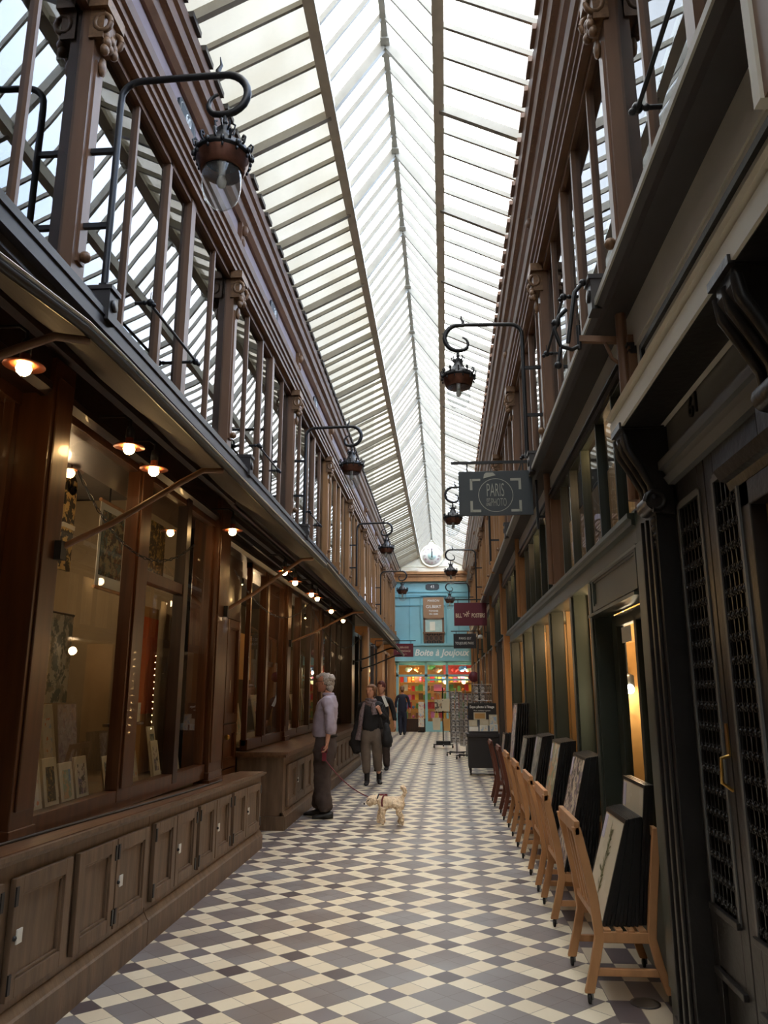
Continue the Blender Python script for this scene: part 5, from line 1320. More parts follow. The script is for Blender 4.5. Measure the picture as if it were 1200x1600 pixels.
# ---- toy shop contents -------------------------------------------------
TC = [mat('toy_%s' % n, srgb(*c), .5, var=.1) for n, c in (('yellow', (236, 190, 60)), ('red', (196, 44, 50)), ('pink', (226, 120, 170)), ('green', (110, 160, 90)), ('blue', (90, 130, 190)), ('cream', (236, 224, 196)), ('orange', (226, 130, 60)), ('brown', (140, 96, 66)))]
cn = ['yellow', 'red', 'pink', 'green', 'blue', 'cream', 'orange', 'brown']
sh = thing('toy_shelf', 'wooden toy shelves across the lit toy shop window', 'shelf', (-1.2, YE + .5, 0))
for z in (.48, .85, 1.2, 1.55, 1.9): MB().box(-1.9, 1.1, YE + .25, YE + .6, z, z + .025).build('shelf_board', 'gold', sh)
for x in (-1.9, -.84, .1, 1.08): MB().box(x, x + .03, YE + .25, YE + .6, 0, 2.1).build('upright', 'gold', sh)
sh['label'] = 'honey wood shelves of toys behind the turquoise shop front'
rt = random.Random(11)
def toy(kind):
    m = MB()
    if kind == 0: m.box(-.06, .06, -.05, .05, 0, .2); nm_, cat_ = 'toy_box', 'toy box'
    elif kind == 1:
        m.ball((0, 0, .07), .07, 10, (1, .8, 1)); m.ball((0, 0, .16), .05, 10); m.ball((-.035, 0, .2), .018, 6); m.ball((.035, 0, .2), .018, 6); nm_, cat_ = 'soft_toy', 'soft toy'
    elif kind == 2: m.box(-.09, .09, -.02, .02, 0, .26); nm_, cat_ = 'picture_book', 'book'
    else: m.ball((0, 0, .06), .06, 12); nm_, cat_ = 'play_ball', 'ball'
    return m, nm_, cat_
protos = {}
rown = ['lowest', 'second', 'third', 'fourth', 'top']
for r_, z in enumerate((.505, .875, 1.225, 1.575, 1.925)):
    x = -1.8
    while x < 1.0:
        kd = rt.choice([0, 0, 1, 2, 2, 3]); ci = rt.randrange(8)
        if (kd, ci) not in protos:
            m, nm_, cat_ = toy(kd); o = m.build(nm_, TC[ci]); protos[(kd, ci)] = (o, nm_, cat_)
        else:
            o = protos[(kd, ci)][0].copy(); COL.objects.link(o)
        nm_, cat_ = protos[(kd, ci)][1:]
        o.location = (x, YE + .34, z); o['label'] = '%s %s on the %s shelf of the toy shop window' % (cn[ci], cat_, rown[r_]); o['category'] = cat_; o['group'] = 'toys on the %s shelf' % rown[r_]
        x += .155
# hanging decorations in the upper panes
for i, (x, z, ci, r) in enumerate(((-1.55, 2.42, 5, .12), (-1.2, 2.45, 6, .1), (-.6, 2.5, 3, .13), (-.35, 2.4, 7, .14), (.35, 2.4, 1, .12), (.65, 2.45, 4, .15), (.9, 2.4, 5, .1))):
    t = thing('hanging_toy', ['cream', 'orange', 'green', 'brown', 'red', 'blue', 'white'][i] + ' toy hanging in the upper panes of the toy shop front', 'toy', (x, YE + .2, z), 'toys hanging in the upper panes')
    m = MB(); m.ball((x, YE + .2, z), r, 10, (1, .5, .8)); m.ball((x + r, YE + .2, z + .04), r * .5, 8); m.build('toy_body', TC[ci], t); MB().tube([(x, YE + .2, z), (x, YE + .2, 2.85)], .004, 4).build('string', 'iron', t)
for x, ci in ((-.02, 0), (.72, 0)):
    t = thing('round_lamp', 'round glowing yellow lamp in the toy shop, %s' % ('over the door' if x < .3 else 'above the spinners'), 'lamp', (x, YE + .3, 1.9)); MB().ball((x, YE + .3, 1.93), .09, 12).build('globe', emit('yellow_lamp', (1, .8, .35, 1), 3), t)
rp = thing('red_panel', 'red backdrop panel inside the toy shop', 'panel', (.4, YE + 1, 2.3)); MB().box(-.1, 1.3, YE + .9, YE + .93, 1.95, 2.8).build('sheet', mat('deep_red_paper', srgb(130, 26, 30), .7, var=.1), rp)
LIGHTS += [((-1.3, YE + .15, 2.3), 20), ((-.2, YE + .15, 2.3), 20), ((.7, YE + .15, 2.3), 16)]
# card rack by toy shop door
cr_ = thing('card_rack', 'slim pink card rack standing beside the toy shop door', 'rack', (-1.0, YE - .6, 0))
MB().box(-1.1, -.88, YE - .62, YE - .55, .2, 1.15).build('panel', 'a_card', cr_); MB().box(-1.12, -.86, YE - .7, YE - .5, .0, .05).build('foot', 'iron', cr_); MB().tube([(-.99, YE - .6, .05), (-.99, YE - .6, .3)], .015, 6).build('post', 'iron', cr_)
# ------------------------------------------------------------------ people and dog
def skin(name, pts, edges, m, parent, label=None, sub=2, root=0, disp=0, dscale=.1, smooth=True):
    """pts: list of (x,y,z,r) or (x,y,z,rx,ry); grows one continuous surface over a skeleton"""
    org = V((0, 0, 0)); p = parent
    while p is not None: org += p.location; p = p.parent
    me = bpy.data.meshes.new(name)
    me.from_pydata([tuple(V(q[:3]) - org) for q in pts], edges, [])
    o = bpy.data.objects.new(name, me); COL.objects.link(o)
    md = o.modifiers.new('skin', 'SKIN')
    md.use_smooth_shade = True; md.use_x_symmetry = False
    sv = me.skin_vertices[0].data if me.skin_vertices else None
    if sv is None:
        bm = bmesh.new(); bm.from_mesh(me); bm.verts.layers.skin.verify(); bm.to_mesh(me); bm.free(); sv = me.skin_vertices[0].data
    for i, q in enumerate(pts):
        sv[i].radius = (q[3], q[4] if len(q) > 4 else q[3]); sv[i].use_root = (i == root)
    s = o.modifiers.new('sub', 'SUBSURF'); s.levels = sub; s.render_levels = sub
    bpy.context.view_layer.update()
    me2 = bpy.data.meshes.new_from_object(o.evaluated_get(bpy.context.evaluated_depsgraph_get()))
    bpy.data.objects.remove(o)
    me2.polygons.foreach_set('use_smooth', [True] * len(me2.polygons))
    me2.materials.clear(); me2.materials.append(M[m] if isinstance(m, str) else m)
    if disp:
        rr = random.Random(5)
        from mathutils import noise
        me2.update()
        ns = [v.normal.copy() for v in me2.vertices]
        for v, n_ in zip(me2.vertices, ns):
            v.co += n_ * disp * (noise.noise(v.co / dscale) + .5 * noise.noise(v.co / dscale * 2.3))
    o = bpy.data.objects.new(name, me2); COL.objects.link(o)
    if parent is not None: o.parent = parent
    if label: o['label'] = label
    return o
def chain_e(ids): return [(a, b) for a, b in zip(ids[:-1], ids[1:])]

def head(parts, c, face, s=1.0):
    """adds nose, brow, jaw, ears as blended spheres into one mesh builder; c = head centre, face = unit dir"""
    m = MB(); f = V(face).normalized(); r = f.cross(V((0, 0, 1))).normalized(); up = V((0, 0, 1))
    def P(a, b, d): return V(c) + r * a * s + f * b * s + up * d * s
    return m, P, r, f
def face_mesh(c, face, s, m_='skin', parent=None):
    f = V(face).normalized(); r = f.cross(V((0, 0, 1))).normalized()
    rot = Matrix((r, f, V((0, 0, 1)))).transposed().to_4x4()
    Mx = Matrix.Translation(c) @ rot @ Matrix.Scale(s, 4)
    # one lathe like head surface modelled by rings with front/back shape
    n = 20; rings = [(-.118, .030, .030, .045), (-.108, .045, .042, .040), (-.085, .056, .056, .028), (-.06, .062, .068, .016), (-.035, .067, .079, .008), (-.005, .072, .088, 0), (.03, .076, .094, -.002), (.06, .075, .094, -.004), (.09, .064, .08, -.006), (.11, .042, .052, -.006), (.12, .012, .015, -.006)]
    m = MB(); vs = []; fs = []
    for (z, rx, ry, off) in rings:
        for j in range(n):
            a = 2 * PI * j / n; x = rx * math.cos(a); y = ry * math.sin(a) + off
            if math.sin(a) > .85:      # nose, eye line, lips on the front columns
                pr = (math.sin(a) - .85) / .15
                y += {-.035: .016, -.005: .012, -.06: .006, .03: .000}.get(z, 0) * pr
            if .45 < math.sin(a) < .9 and abs(z - .03) < .02: y -= .006
            vs.append((x, y, z))
    k = len(rings)
    for i in range(k - 1):
        for j in range(n): fs.append((i * n + j, i * n + (j + 1) % n, (i + 1) * n + (j + 1) % n, (i + 1) * n + j))
    fs.append(tuple(range(n))[::-1]); fs.append(tuple((k - 1) * n + j for j in range(n)))
    m.add(vs, fs, True)
    m.ball((0, .098, -.018), .013, 8, (1, 1.1, 1.5)); m.ball((0, .088, -.055), .016, 8, (1.4, .6, .35))
    for sx in (-1, 1): m.ball((sx * .076, -.005, .0), .02, 8, (.4, .8, 1.4))
    m.xf(Mx); return m, Mx
def add_head(body_m, P, c, face, s, hair_m, hair_fn, eyes=True):
    m, Mx = face_mesh(c, face, s)
    return m, Mx
def join_into(o, mb):
    """merge builder geometry into an existing object mesh (keeps the body one mesh)"""
    org = V((0, 0, 0)); p = o.parent
    while p is not None: org += p.location; p = p.parent
    bm = bmesh.new(); bm.from_mesh(o.data); vs = [bm.verts.new(tuple(V(v) - org)) for v in mb.v]
    for f, sm in zip(mb.f, mb.sm):
        try: fc = bm.faces.new([vs[i] for i in f]); fc.smooth = True
        except ValueError: pass
    bmesh.ops.recalc_face_normals(bm, faces=bm.faces); bm.to_mesh(o.data); bm.free()
def hand(mb_pts, edges, i0, wrist, d, palmn, s=1.0, curl=.5):
    """append palm and five fingers to a skeleton; wrist index i0, d forward dir, palmn palm normal"""
    d = V(d).normalized(); n = V(palmn).normalized(); side = d.cross(n).normalized(); w = V(wrist)
    pc = len(mb_pts); mb_pts.append((*(w + d * .045 * s), .030 * s, .016 * s)); edges.append((i0, pc))
    for k, (off, L) in enumerate(((-.027, .062), (-.009, .072), (.009, .068), (.026, .052))):
        b = w + d * .082 * s + side * off * s
        i1 = len(mb_pts); mb_pts.append((*b, .0095 * s)); edges.append((pc, i1))
        e1 = b + (d * math.cos(curl) + n * math.sin(curl)) * L * .5 * s; mb_pts.append((*e1, .0085 * s)); edges.append((i1, i1 + 1))
        e2 = e1 + (d * math.cos(curl * 2.2) + n * math.sin(curl * 2.2)) * L * .5 * s; mb_pts.append((*e2, .0075 * s)); edges.append((i1 + 1, i1 + 2))
    b = w + d * .025 * s - side * .03 * s; i1 = len(mb_pts); mb_pts.append((*b, .011 * s)); edges.append((i0, i1))
    mb_pts.append((*(b + d * .03 * s - side * .012 * s + n * .015 * s), .0095 * s)); edges.append((i1, i1 + 1))
    mb_pts.append((*(b + d * .052 * s - side * .010 * s + n * .028 * s), .008 * s)); edges.append((i1 + 1, i1 + 2))
def shoe(mb, x, y, fx, fy, L=.27, h=.085, wd=.048, heel=0):
    f = V((fx, fy, 0)).normalized(); s = V((-f.y, f.x, 0)); c = V((x, y, 0))
    rows = [(-.30, .75, .085), (-.18, 1.0, .095), (.05, .85, .09), (.3, 1.05, .065), (.55, 1.0, .05), (.68, .55, .035)]
    vs = []; fs = []; n = 8
    for (u, w_, hh) in rows:
        for j in range(n):
            a = 2 * PI * j / n
            p = c + f * (u * L) + s * (math.cos(a) * wd * w_); z = max(.002, hh * .5 + math.sin(a) * hh * .5)
            vs.append((p.x, p.y, z))
    for i in range(len(rows) - 1):
        for j in range(n): fs.append((i * n + j, i * n + (j + 1) % n, (i + 1) * n + (j + 1) % n, (i + 1) * n + j))
    fs.append(tuple(range(n))[::-1]); fs.append(tuple((len(rows) - 1) * n + j for j in range(n)))
    mb.add(vs, fs, True)

# ---- the man in the pale shirt, seen from his left side, facing the window (-X) ----
mx, my = -1.56, 10.2
man = thing('person', 'grey haired man in pale mauve shirt holding a dog leash, looking into the window', 'person', (mx, my, 0))
def q(x, y, z, *r): return (mx + x, my + y, z, *r)
# facing -X; his left side (towards camera, -Y) is near
pts = [q(.0, 0, .95, .12, .10), q(.0, 0, 1.12, .12, .10), q(.02, 0, 1.30, .12, .10), q(.03, 0, 1.42, .09, .10), q(.03, 0, 1.50, .055, .055), q(.015, 0, 1.58, .05, .05),
       q(.05, -.19, 1.42, .055), q(.09, -.235, 1.15, .042), q(.06, -.25, .92, .027), q(.05, .19, 1.42, .055), q(.04, .24, 1.15, .042), q(-.06, .22, .93, .027),
       q(.02, -.09, .90, .09), q(-.02, -.10, .50, .06), q(.05, -.11, .10, .04), q(.02, .09, .90, .09), q(-.03, .10, .50, .06), q(-.10, .12, .10, .04)]
ed = [(0, 1), (1, 2), (2, 3), (3, 4), (4, 5), (3, 6), (6, 7), (7, 8), (3, 9), (9, 10), (10, 11), (0, 12), (12, 13), (13, 14), (0, 15), (15, 16), (16, 17)]
hand(pts, ed, 8, (mx + .06, my - .25, .92), (-.12, 0, -1), (-1, 0, -.1), 1.0, .7)
hand(pts, ed, 11, (mx - .06, my + .22, .93), (-.2, 0, -1), (-1, 0, 0), 1.0, .5)
body = skin('body', pts, ed, 'skin', man)
hm, HX = face_mesh((mx - .03, my, 1.655), (-1, .1, .05), 1.0)
join_into(body, hm)
# shirt
sp_ = [q(-.01, 0, .93, .17, .16), q(-.02, 0, 1.06, .19, .175), q(.0, 0, 1.25, .18, .165), q(.045, 0, 1.38, .15, .15), q(.035, 0, 1.50, .085, .085),
       q(.05, -.20, 1.42, .075), q(.085, -.24, 1.24, .072), q(.10, -.25, 1.08, .068), q(.085, -.25, 1.01, .06), q(.05, .20, 1.42, .075), q(.06, .24, 1.2, .07), q(-.0, .24, 1.03, .06)]
skin('shirt', sp_, [(0, 1), (1, 2), (2, 3), (3, 4), (3, 5), (5, 6), (6, 7), (7, 8), (3, 9), (9, 10), (10, 11)], 'shirt', man, disp=.012, dscale=.07, sub=3)
c_ = MB(); c_.lathe([(.062, 0), (.075, .01), (.07, .04), (.06, .05), (.055, .03)], 16, (mx + .03, my, 1.48), (1.1, 1)); c_.build('shirt_collar', 'shirt', man)
tr_ = [q(.0, 0, 1.10, .15, .135), q(.015, 0, .95, .175, .155), q(.0, -.08, .78, .145), q(-.02, -.09, .50, .115), q(.0, -.10, .25, .105), q(.05, -.11, .06, .115), q(.0, .08, .78, .14), q(-.04, .09, .50, .11), q(-.07, .11, .25, .10), q(-.10, .12, .06, .11)]
skin('trousers', tr_, [(0, 1), (1, 2), (2, 3), (3, 4), (4, 5), (1, 6), (6, 7), (7, 8), (8, 9)], 'trou', man, disp=.014, dscale=.09, sub=3)
MB().lathe([(.150, 0), (.158, .0), (.158, .035), (.150, .035)], 24, (mx - .002, my, .975), (1, .92)).build('belt', 'leather', man)
sm = MB(); shoe(sm, mx + .05, my - .11, -1, -.12); sm.build('shoe', 'leather', man); sm = MB(); shoe(sm, mx - .10, my + .12, -1, .05); sm.build('shoe', 'leather', man)
hr = MB()
for (x, y, z, r, sc_h) in ((.035, 0, .045, .088, (1, 1, .95)), (.07, 0, .0, .075, (.9, 1.05, 1.1)), (.075, 0, -.06, .062, (.9, 1.15, 1)), (-.055, 0, .075, .05, (1, 1.1, .6)), (.0, 0, .09, .07, (1.1, 1, .6)), (.09, -.02, .05, .06, (1, 1, 1)), (.03, -.055, .03, .055, (.8, .5, 1.1)), (.03, .055, .03, .055, (.8, .5, 1.1))):
    hr.ball((mx - .03 + x, my + y, 1.655 + z), r, 16, sc_h)
ho = hr.build('hair', 'hairg', man)
from mathutils import noise as _nz
def rough(o, amp, sc_n):
    me = o.data; me.update(); ns = [v.normal.copy() for v in me.vertices]
    for v, n_ in zip(me.vertices, ns): v.co += n_ * amp * _nz.noise(v.co / sc_n)
rough(ho, .018, .03)
g = MB(); g.tube([(mx - .125, my - .05, 1.672), (mx - .11, my - .075, 1.675), (mx - .02, my - .08, 1.672)], .003, 5); g.tube([(mx - .13 + .0, my - .048 + .02 * math.cos(a), 1.668 + .018 * math.sin(a)) for a in [i * PI / 5 for i in range(11)]], .003, 5); g.build('spectacles', 'leather', man)
# leash handle and leash
dxh, dyh = mx + .03, my - .26
lh = thing('leash', 'dark red dog leash running from the man\'s hand to the cream poodle', 'leash', (dxh, dyh, .78))
m = MB(); m.box(dxh - .025, dxh + .025, dyh - .015, dyh + .015, .70, .80); m.tube([(dxh + .035 * math.cos(a), dyh, .83 + .045 * math.sin(a)) for a in [i * PI / 6 for i in range(13)]], .009, 6); m.build('handle', 'leash', lh)
p0 = V((dxh + .01, dyh, .72)); p1 = V((-.845, 9.62, .30))
m = MB(); m.tube([p0.lerp(p1, i / 14) - V((0, 0, .16 * 4 * (i / 14) * (1 - i / 14) * .55)) for i in range(15)], .006, 6); m.build('cord', 'leash', lh)

# ---- woman walking towards the camera --------------------------------------
wx, wy = -1.31, 13.75
wom = thing('person', 'woman in black sweater, patterned scarf and taupe trousers walking with a big dark bag', 'person', (wx, wy, 0))
def q(x, y, z, *r): return (wx + x, wy + y, z, *r)
pts = [q(0, 0, .92, .12, .10), q(0, 0, 1.08, .11, .09), q(0, 0, 1.24, .13, .09), q(0, 0, 1.34, .10, .08), q(0, -.01, 1.42, .045), q(0, -.015, 1.48, .042),
       q(-.16, 0, 1.32, .046), q(-.22, .02, 1.08, .037), q(-.22, -.05, .86, .025), q(.16, 0, 1.32, .046), q(.235, -.02, 1.08, .037), q(.155, -.12, 1.22, .026),
       q(-.08, 0, .86, .085), q(-.085, -.01, .48, .055), q(-.06, -.05, .12, .038), q(.08, 0, .86, .085), q(.10, .03, .48, .055), q(.13, .13, .16, .038)]
ed = [(0, 1), (1, 2), (2, 3), (3, 4), (4, 5), (3, 6), (6, 7), (7, 8), (3, 9), (9, 10), (10, 11), (0, 12), (12, 13), (13, 14), (0, 15), (15, 16), (16, 17)]
hand(pts, ed, 11, (wx + .155, wy - .12, 1.22), (-.5, -.2, .9), (0, 1, .3), .92, 1.2)
hand(pts, ed, 8, (wx - .22, wy - .05, .86), (0, -.1, -1), (1, 0, 0), .92, .5)
body = skin('body', pts, ed, 'skin', wom)
hm, HX = face_mesh((wx - .005, wy - .02, 1.545), (-.45, -1, .05), .94); join_into(body, hm)
skin('sweater', [q(0, 0, .80, .17, .14), q(0, 0, 1.0, .165, .135), q(0, 0, 1.22, .165, .13), q(0, 0, 1.33, .12, .10), q(0, -.005, 1.41, .06, .055),
                 q(-.17, 0, 1.31, .062), q(-.225, .02, 1.08, .055), q(-.225, -.03, .92, .048), q(.17, 0, 1.31, .062), q(.245, -.02, 1.08, .056), q(.18, -.10, 1.18, .045)],
     [(0, 1), (1, 2), (2, 3), (3, 4), (3, 5), (5, 6), (6, 7), (3, 8), (8, 9), (9, 10)], 'knit', wom, disp=.01, dscale=.07)
skin('trousers', [q(0, 0, 1.05, .14, .12), q(0, 0, .9, .16, .14), q(-.08, 0, .74, .12), q(-.085, -.01, .48, .092), q(-.065, -.04, .16, .075), q(.085, 0, .74, .12), q(.105, .03, .48, .092), q(.125, .10, .2, .075)],
     [(0, 1), (1, 2), (2, 3), (3, 4), (1, 5), (5, 6), (6, 7)], 'trouw', wom, disp=.01, dscale=.08)
for (x, y, fx, z_) in ((-.06, -.05, 0, 0), (.13, .14, .25, .0)):
    sm = MB(); shoe(sm, wx + x, wy + y, fx, -1, .24, wd=.042); sm.tube([(wx + x, wy + y + .01, .05), (wx + x, wy + y + .01, .2)], [.045, .048], 12); sm.build('ankle_boot', 'leather', wom)
hr = MB()
for (x, y, z, r, s_) in ((0.01, .025, .045, .092, (1, 1, .95)), (-.0, -.045, .085, .05, (1.3, .8, .5)), (.07, 0, .02, .04, (.6, 1.2, 1.8)), (-.07, .02, .02, .035, (.6, 1.1, 1.8)), (.05, .03, -.02, .05, (1, 1, 1.3)), (.035, .06, -.03, .05, (1, 1, 1)), (-.05, .04, -.02, .045, (.8, 1, 1.3))): hr.ball((wx + x, wy - .02 + y, 1.545 + z), r, 14, s_)
ho = hr.build('hair', 'hairb', wom); rough(ho, .01, .03)
m = MB()
for sx in (-1, 1): m.ball((wx - .03 + sx * .028, wy - .118 + .01 * sx, 1.555), .009, 6, (1.3, .5, .6)); m.bar((wx - .03 + sx * .018, wy - .118, 1.572), (wx - .03 + sx * .042, wy - .108, 1.570), .006, .005)
m.build('eyes', 'hairb', wom); m = MB(); m.ball((wx - .045, wy - .118, 1.497), .017, 8, (1.2, .5, .35)); m.build('mouth', 'rose', wom)
m = MB(); m.tube([(wx - .06, wy - .07, 1.61), (wx, wy - .09, 1.625), (wx + .06, wy - .04, 1.61)], .008, 6); m.build('sunglasses', 'leather', wom, 'sunglasses pushed up on the hair')
sc2 = MB()
for k in range(3): sc2.tube([(wx + (.078 + .008 * k) * math.cos(a), wy - .01 + .075 * math.sin(a), 1.40 - .035 * k + .015 * math.sin(a * 2 + k)) for a in [i * PI / 7 for i in range(15)]], .028, 8)
sc2.tube([(wx + .05, wy - .09, 1.36), (wx + .06, wy - .11, 1.25), (wx + .075, wy - .11, 1.16)], [.03, .045, .05], 8)
sc2.tube([(wx - .11, wy - .06, 1.36), (wx - .15, wy - .10, 1.2), (wx - .18, wy - .11, .95), (wx - .22, wy - .1, .74)], [.03, .04, .04, .05], 8)
o = sc2.build('scarf', 'scarf', wom); rough(o, .012, .05)
bag = thing('shoulder_bag', 'large dark slouchy bag hanging from the walking woman\'s arm', 'bag', (wx + .28, wy - .05, .6))
b = skin('bag_body', [(wx + .27, wy - .04, 1.02, .05, .04), (wx + .28, wy - .04, .85, .12, .08), (wx + .29, wy - .04, .68, .16, .10), (wx + .30, wy - .04, .60, .12, .09)], [(0, 1), (1, 2), (2, 3)], 'knit', bag, disp=.02, dscale=.1)
MB().tube([(wx + .2, wy - .05, .95), (wx + .17, wy - .1, 1.2), (wx + .23, wy - .0, 1.33), (wx + .33, wy - .02, 1.0)], .012, 6).build('strap', 'leather', bag)
coat = thing('folded_coat', 'dark plum coat draped over the walking woman\'s arm beside the cabinet', 'coat', (wx - .26, wy, .6))
skin('cloth', [(wx - .22, wy - .02, 1.05, .06), (wx - .25, wy - .02, .85, .085), (wx - .28, wy - .03, .66, .11), (wx - .22, wy, .5, .09)], [(0, 1), (1, 2), (2, 3)], 'knit', coat, disp=.03, dscale=.1)

# ---- person behind the woman ----
bx, by = -1.33, 16.2
per = thing('person', 'person with auburn hair and white collar walking behind the woman', 'person', (bx, by, 0))
def q(x, y, z, *r): return (bx + x, by + y, z, *r)
def simple_person(par, q, top, bot, dirx, diry, hairm, face, legs, headz, c):
    pts = [q(0, 0, .92, .11, .10), q(0, 0, 1.1, .11, .09), q(0, 0, 1.3, .13, .09), q(0, 0, 1.40, .10, .08), q(0, 0, 1.48, .045), q(0, 0, 1.54, .042),
           q(-.18, 0, 1.38, .046), q(-.235, .03, 1.12, .037), q(-.22, -.04, .90, .025), q(.18, 0, 1.38, .046), q(.25, .02, 1.12, .037), q(.28, -.02, .90, .025),
           q(-.08, 0, .86, .085), q(*legs[0][:2], .48, .055), q(*legs[1][:2], .1, .038), q(.08, 0, .86, .085), q(*legs[2][:2], .48, .055), q(*legs[3][:2], .1, .038)]
    ed = [(0, 1), (1, 2), (2, 3), (3, 4), (4, 5), (3, 6), (6, 7), (7, 8), (3, 9), (9, 10), (10, 11), (0, 12), (12, 13), (13, 14), (0, 15), (15, 16), (16, 17)]
    hand(pts, ed, 8, pts[8][:3], (0, -.1, -1), (1, 0, 0), .95, .5); hand(pts, ed, 11, pts[11][:3], (.1, -.1, -1), (-1, 0, 0), .95, .5)
    b = skin('body', pts, ed, 'skin', par)
    hm, _ = face_mesh((c[0], c[1], headz), face, .97); join_into(b, hm)
    skin('jacket', [q(0, 0, .72, .19, .15), q(0, 0, .98, .18, .14), q(0, 0, 1.26, .175, .135), q(0, 0, 1.39, .12, .10), q(0, 0, 1.46, .06, .055),
                    q(-.18, 0, 1.37, .062), q(-.24, .03, 1.12, .055), q(-.225, -.02, .95, .048), q(.18, 0, 1.37, .062), q(.255, .02, 1.12, .055), q(.28, -.01, .95, .048)],
         [(0, 1), (1, 2), (2, 3), (3, 4), (3, 5), (5, 6), (6, 7), (3, 8), (8, 9), (9, 10)], top, par, disp=.01, dscale=.07)
    skin('trousers', [q(0, 0, 1.0, .14, .12), q(0, 0, .88, .15, .13), q(-.08, 0, .74, .115), q(*legs[0][:2], .48, .09), q(*legs[1][:2], .04, .075), q(.08, 0, .74, .115), q(*legs[2][:2], .48, .09), q(*legs[3][:2], .04, .075)],
         [(0, 1), (1, 2), (2, 3), (3, 4), (1, 5), (5, 6), (6, 7)], bot, par, disp=.008, dscale=.08)
    for l in (legs[1], legs[3]):
        sm = MB(); shoe(sm, c[0] + l[0], c[1] + l[1], dirx, diry, .25); sm.build('shoe', 'leather', par)
    f = V(face).normalized(); hr = MB()
    for (d, z, r) in ((-.03, .09, .055), (.015, .05, .093), (.05, .0, .075), (.05, -.04, .055)): hr.ball((c[0] - f.x * d, c[1] - f.y * d, headz + z), r, 14)
    o = hr.build('hair', hairm, par); rough(o, .012, .03)
simple_person(per, q, 'knit', 'trou', 0, -1, 'hairr', (-.3, -1, 0), [(-.09, -.05), (-.08, -.12), (.09, .05), (.1, .12)], 1.62, (bx, by))
m = MB(); m.bar((bx + .04, by - .10, 1.46), (bx + .13, by - .125, 1.25), .06, .03, (0, 1, 0)); m.build('white_collar', 'white', per)
# ---- man in the navy suit seen from behind near the toy shop ----
sx_, sy_ = -1.62, 29.2
sui = thing('person', 'person in a dark navy suit seen from behind before the toy shop', 'person', (sx_, sy_, 0))
def q(x, y, z, *r): return (sx_ + x, sy_ + y, z, *r)
simple_person(sui, q, 'navy', 'navy', 0, 1, 'hairb', (-.1, 1, 0), [(-.08, .02), (-.07, -.05), (.08, .06), (.06, .14)], 1.62, (sx_, sy_))

# ---- poodle -----------------------------------------------------------
dx, dy = -.70, 9.66
dog = thing('dog', 'small cream curly poodle with a harness standing on the tiles', 'dog', (dx, dy, 0))
def q(x, y, z, *r): return (dx + x, dy + y, z, *r)
pts = [q(.10, 0, .265, .066, .06), q(.02, 0, .265, .068, .06), q(-.06, 0, .265, .074, .065), q(-.11, 0, .285, .058), q(-.155, -.01, .30, .047), q(-.20, -.02, .295, .064, .062), q(-.235, -.03, .262, .046), q(-.262, -.035, .24, .034),
       q(-.065, -.05, .20, .040), q(-.07, -.055, .12, .028), q(-.065, -.055, .05, .027), q(-.08, -.055, .018, .026),
       q(-.09, .05, .20, .040), q(-.12, .05, .12, .028), q(-.125, .05, .05, .027), q(-.14, .05, .018, .026),
       q(.13, -.045, .21, .05), q(.115, -.05, .145, .036), q(.165, -.05, .095, .026), q(.155, -.05, .045, .026), q(.14, -.05, .018, .026),
       q(.13, .045, .21, .05), q(.10, .05, .145, .036), q(.145, .05, .095, .026), q(.125, .05, .045, .026), q(.105, .05, .018, .026),
       q(.155, 0, .31, .024), q(.185, 0, .355, .022), q(.19, 0, .40, .028), q(.165, 0, .435, .035), q(.135, 0, .435, .028)]
ed = [(0, 1), (1, 2), (2, 3), (3, 4), (4, 5), (5, 6), (6, 7), (2, 8), (8, 9), (9, 10), (10, 11), (2, 12), (12, 13), (13, 14), (14, 15), (0, 16), (16, 17), (17, 18), (18, 19), (19, 20), (0, 21), (21, 22), (22, 23), (23, 24), (24, 25), (0, 26), (26, 27), (27, 28), (28, 29), (29, 30)]
skin('body', pts, ed, 'poodle', dog, sub=3, disp=.012, dscale=.02)
for s_ in (-1, 1):
    e = skin('ear', [q(-.175, s_ * .045 - .01, .32, .02), q(-.165, s_ * .062 - .01, .28, .026), q(-.16, s_ * .06 - .01, .235, .022)], [(0, 1), (1, 2)], 'poodle', dog, disp=.008, dscale=.015)
MB().ball((dx - .292, dy - .038, .246), .011, 8).build('nose', 'rubber', dog)
m = MB(); m.ball((dx - .243, dy - .072, .288), .008, 8); m.build('eye', 'rubber', dog)
m = MB()
for (x, r) in ((-.05, .082),):
    m.tube([(dx + x + .03 * math.cos(a), dy + r * math.cos(a), .265 + r * math.sin(a)) for a in [i * PI / 8 for i in range(17)]], .010, 6)
m.tube([(dx - .12, dy, .345), (dx - .05, dy, .345), (dx - .02, dy, .343)], .011, 6)
m.build('harness', 'leash', dog)
MB().tube([(dx - .14 + .058 * math.sin(a) * .3, dy + .052 * math.cos(a), .295 + .055 * math.sin(a)) for a in [i * PI / 8 for i in range(17)]], .008, 6).build('collar', 'navy', dog)
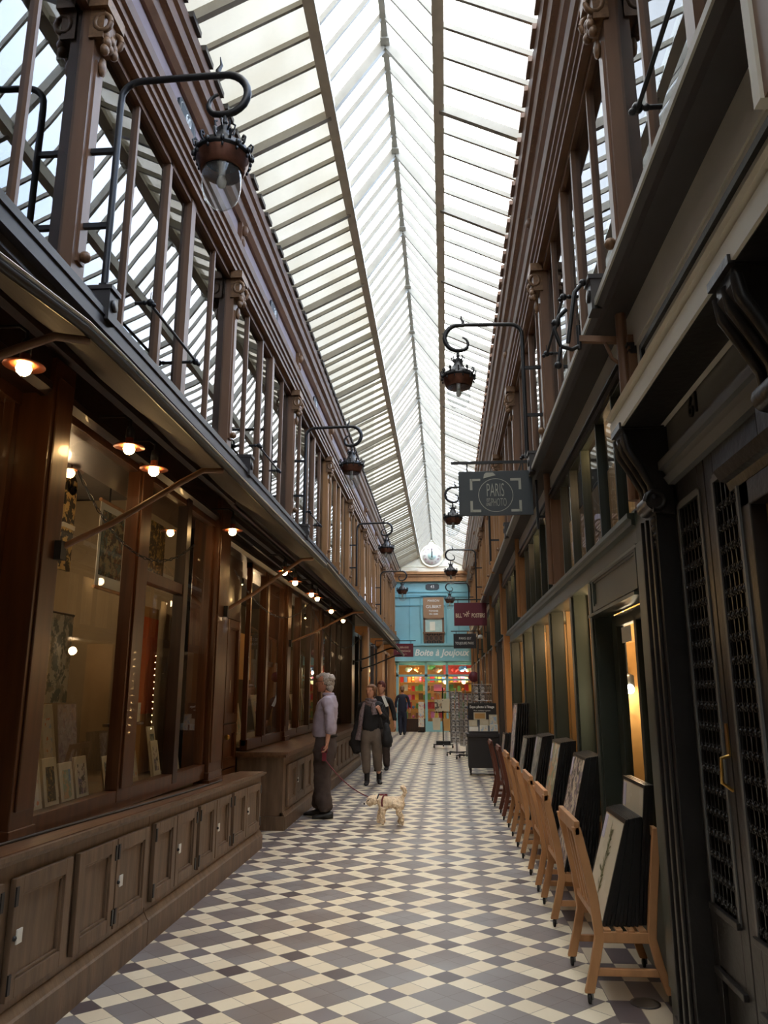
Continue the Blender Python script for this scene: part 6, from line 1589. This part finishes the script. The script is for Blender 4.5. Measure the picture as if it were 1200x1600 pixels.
# ------------------------------------------------------------------ light
w = bpy.data.worlds.new('sky'); SC.world = w; w.use_nodes = True
nt = w.node_tree; bg = nt.nodes['Background']
tc = nt.nodes.new('ShaderNodeTexCoord')
nz = nt.nodes.new('ShaderNodeTexNoise'); nz.inputs['Scale'].default_value = 2.2; nz.inputs['Detail'].default_value = 5
nt.links.new(tc.outputs['Generated'], nz.inputs[0])
cr = nt.nodes.new('ShaderNodeValToRGB'); cr.color_ramp.elements[0].position = .36; cr.color_ramp.elements[0].color = (.66, .79, .98, 1)
cr.color_ramp.elements[1].position = .50; cr.color_ramp.elements[1].color = (1, .96, .89, 1)
nt.links.new(nz.outputs[0], cr.inputs[0])
sx = nt.nodes.new('ShaderNodeSeparateXYZ'); nt.links.new(tc.outputs['Generated'], sx.inputs[0])
mr = nt.nodes.new('ShaderNodeMapRange'); mr.interpolation_type = 'SMOOTHSTEP'; mr.inputs[1].default_value = .1; mr.inputs[2].default_value = .5; mr.inputs[3].default_value = 0; mr.inputs[4].default_value = .8
nt.links.new(sx.outputs[0], mr.inputs[0])
mxs = nt.nodes.new('ShaderNodeMix'); mxs.data_type = 'RGBA'; mxs.inputs[7].default_value = (.50, .68, 1, 1)
nt.links.new(mr.outputs[0], mxs.inputs[0]); nt.links.new(cr.outputs[0], mxs.inputs[6]); nt.links.new(mxs.outputs[2], bg.inputs[0]); bg.inputs[1].default_value = 6.6
def plight(nm, loc, col, e, r=.06):
    l = bpy.data.lights.new(nm, 'POINT'); l.color = col; l.energy = e; l.shadow_soft_size = r
    o = bpy.data.objects.new(nm, l); COL.objects.link(o); o.location = loc; return o
for loc, e in LIGHTS: plight('interior_fill_light', loc, (1, .68, .38), e)  # added point lights that brighten the shop and mezzanine interiors
SC.view_settings.view_transform = 'Standard'; SC.view_settings.look = 'None'; SC.view_settings.gamma = 1; SC.view_settings.use_curve_mapping = False
SC.view_settings.exposure = 0.5
cy = SC.cycles
cy.max_bounces = 8; cy.diffuse_bounces = 5; cy.glossy_bounces = 3; cy.transmission_bounces = 4; cy.transparent_max_bounces = 12
cy.sample_clamp_indirect = 20; cy.sample_clamp_direct = 0; cy.caustics_reflective = False; cy.caustics_refractive = False
cy.use_denoising = True
try: cy.denoiser = 'OPENIMAGEDENOISE'
except Exception: pass
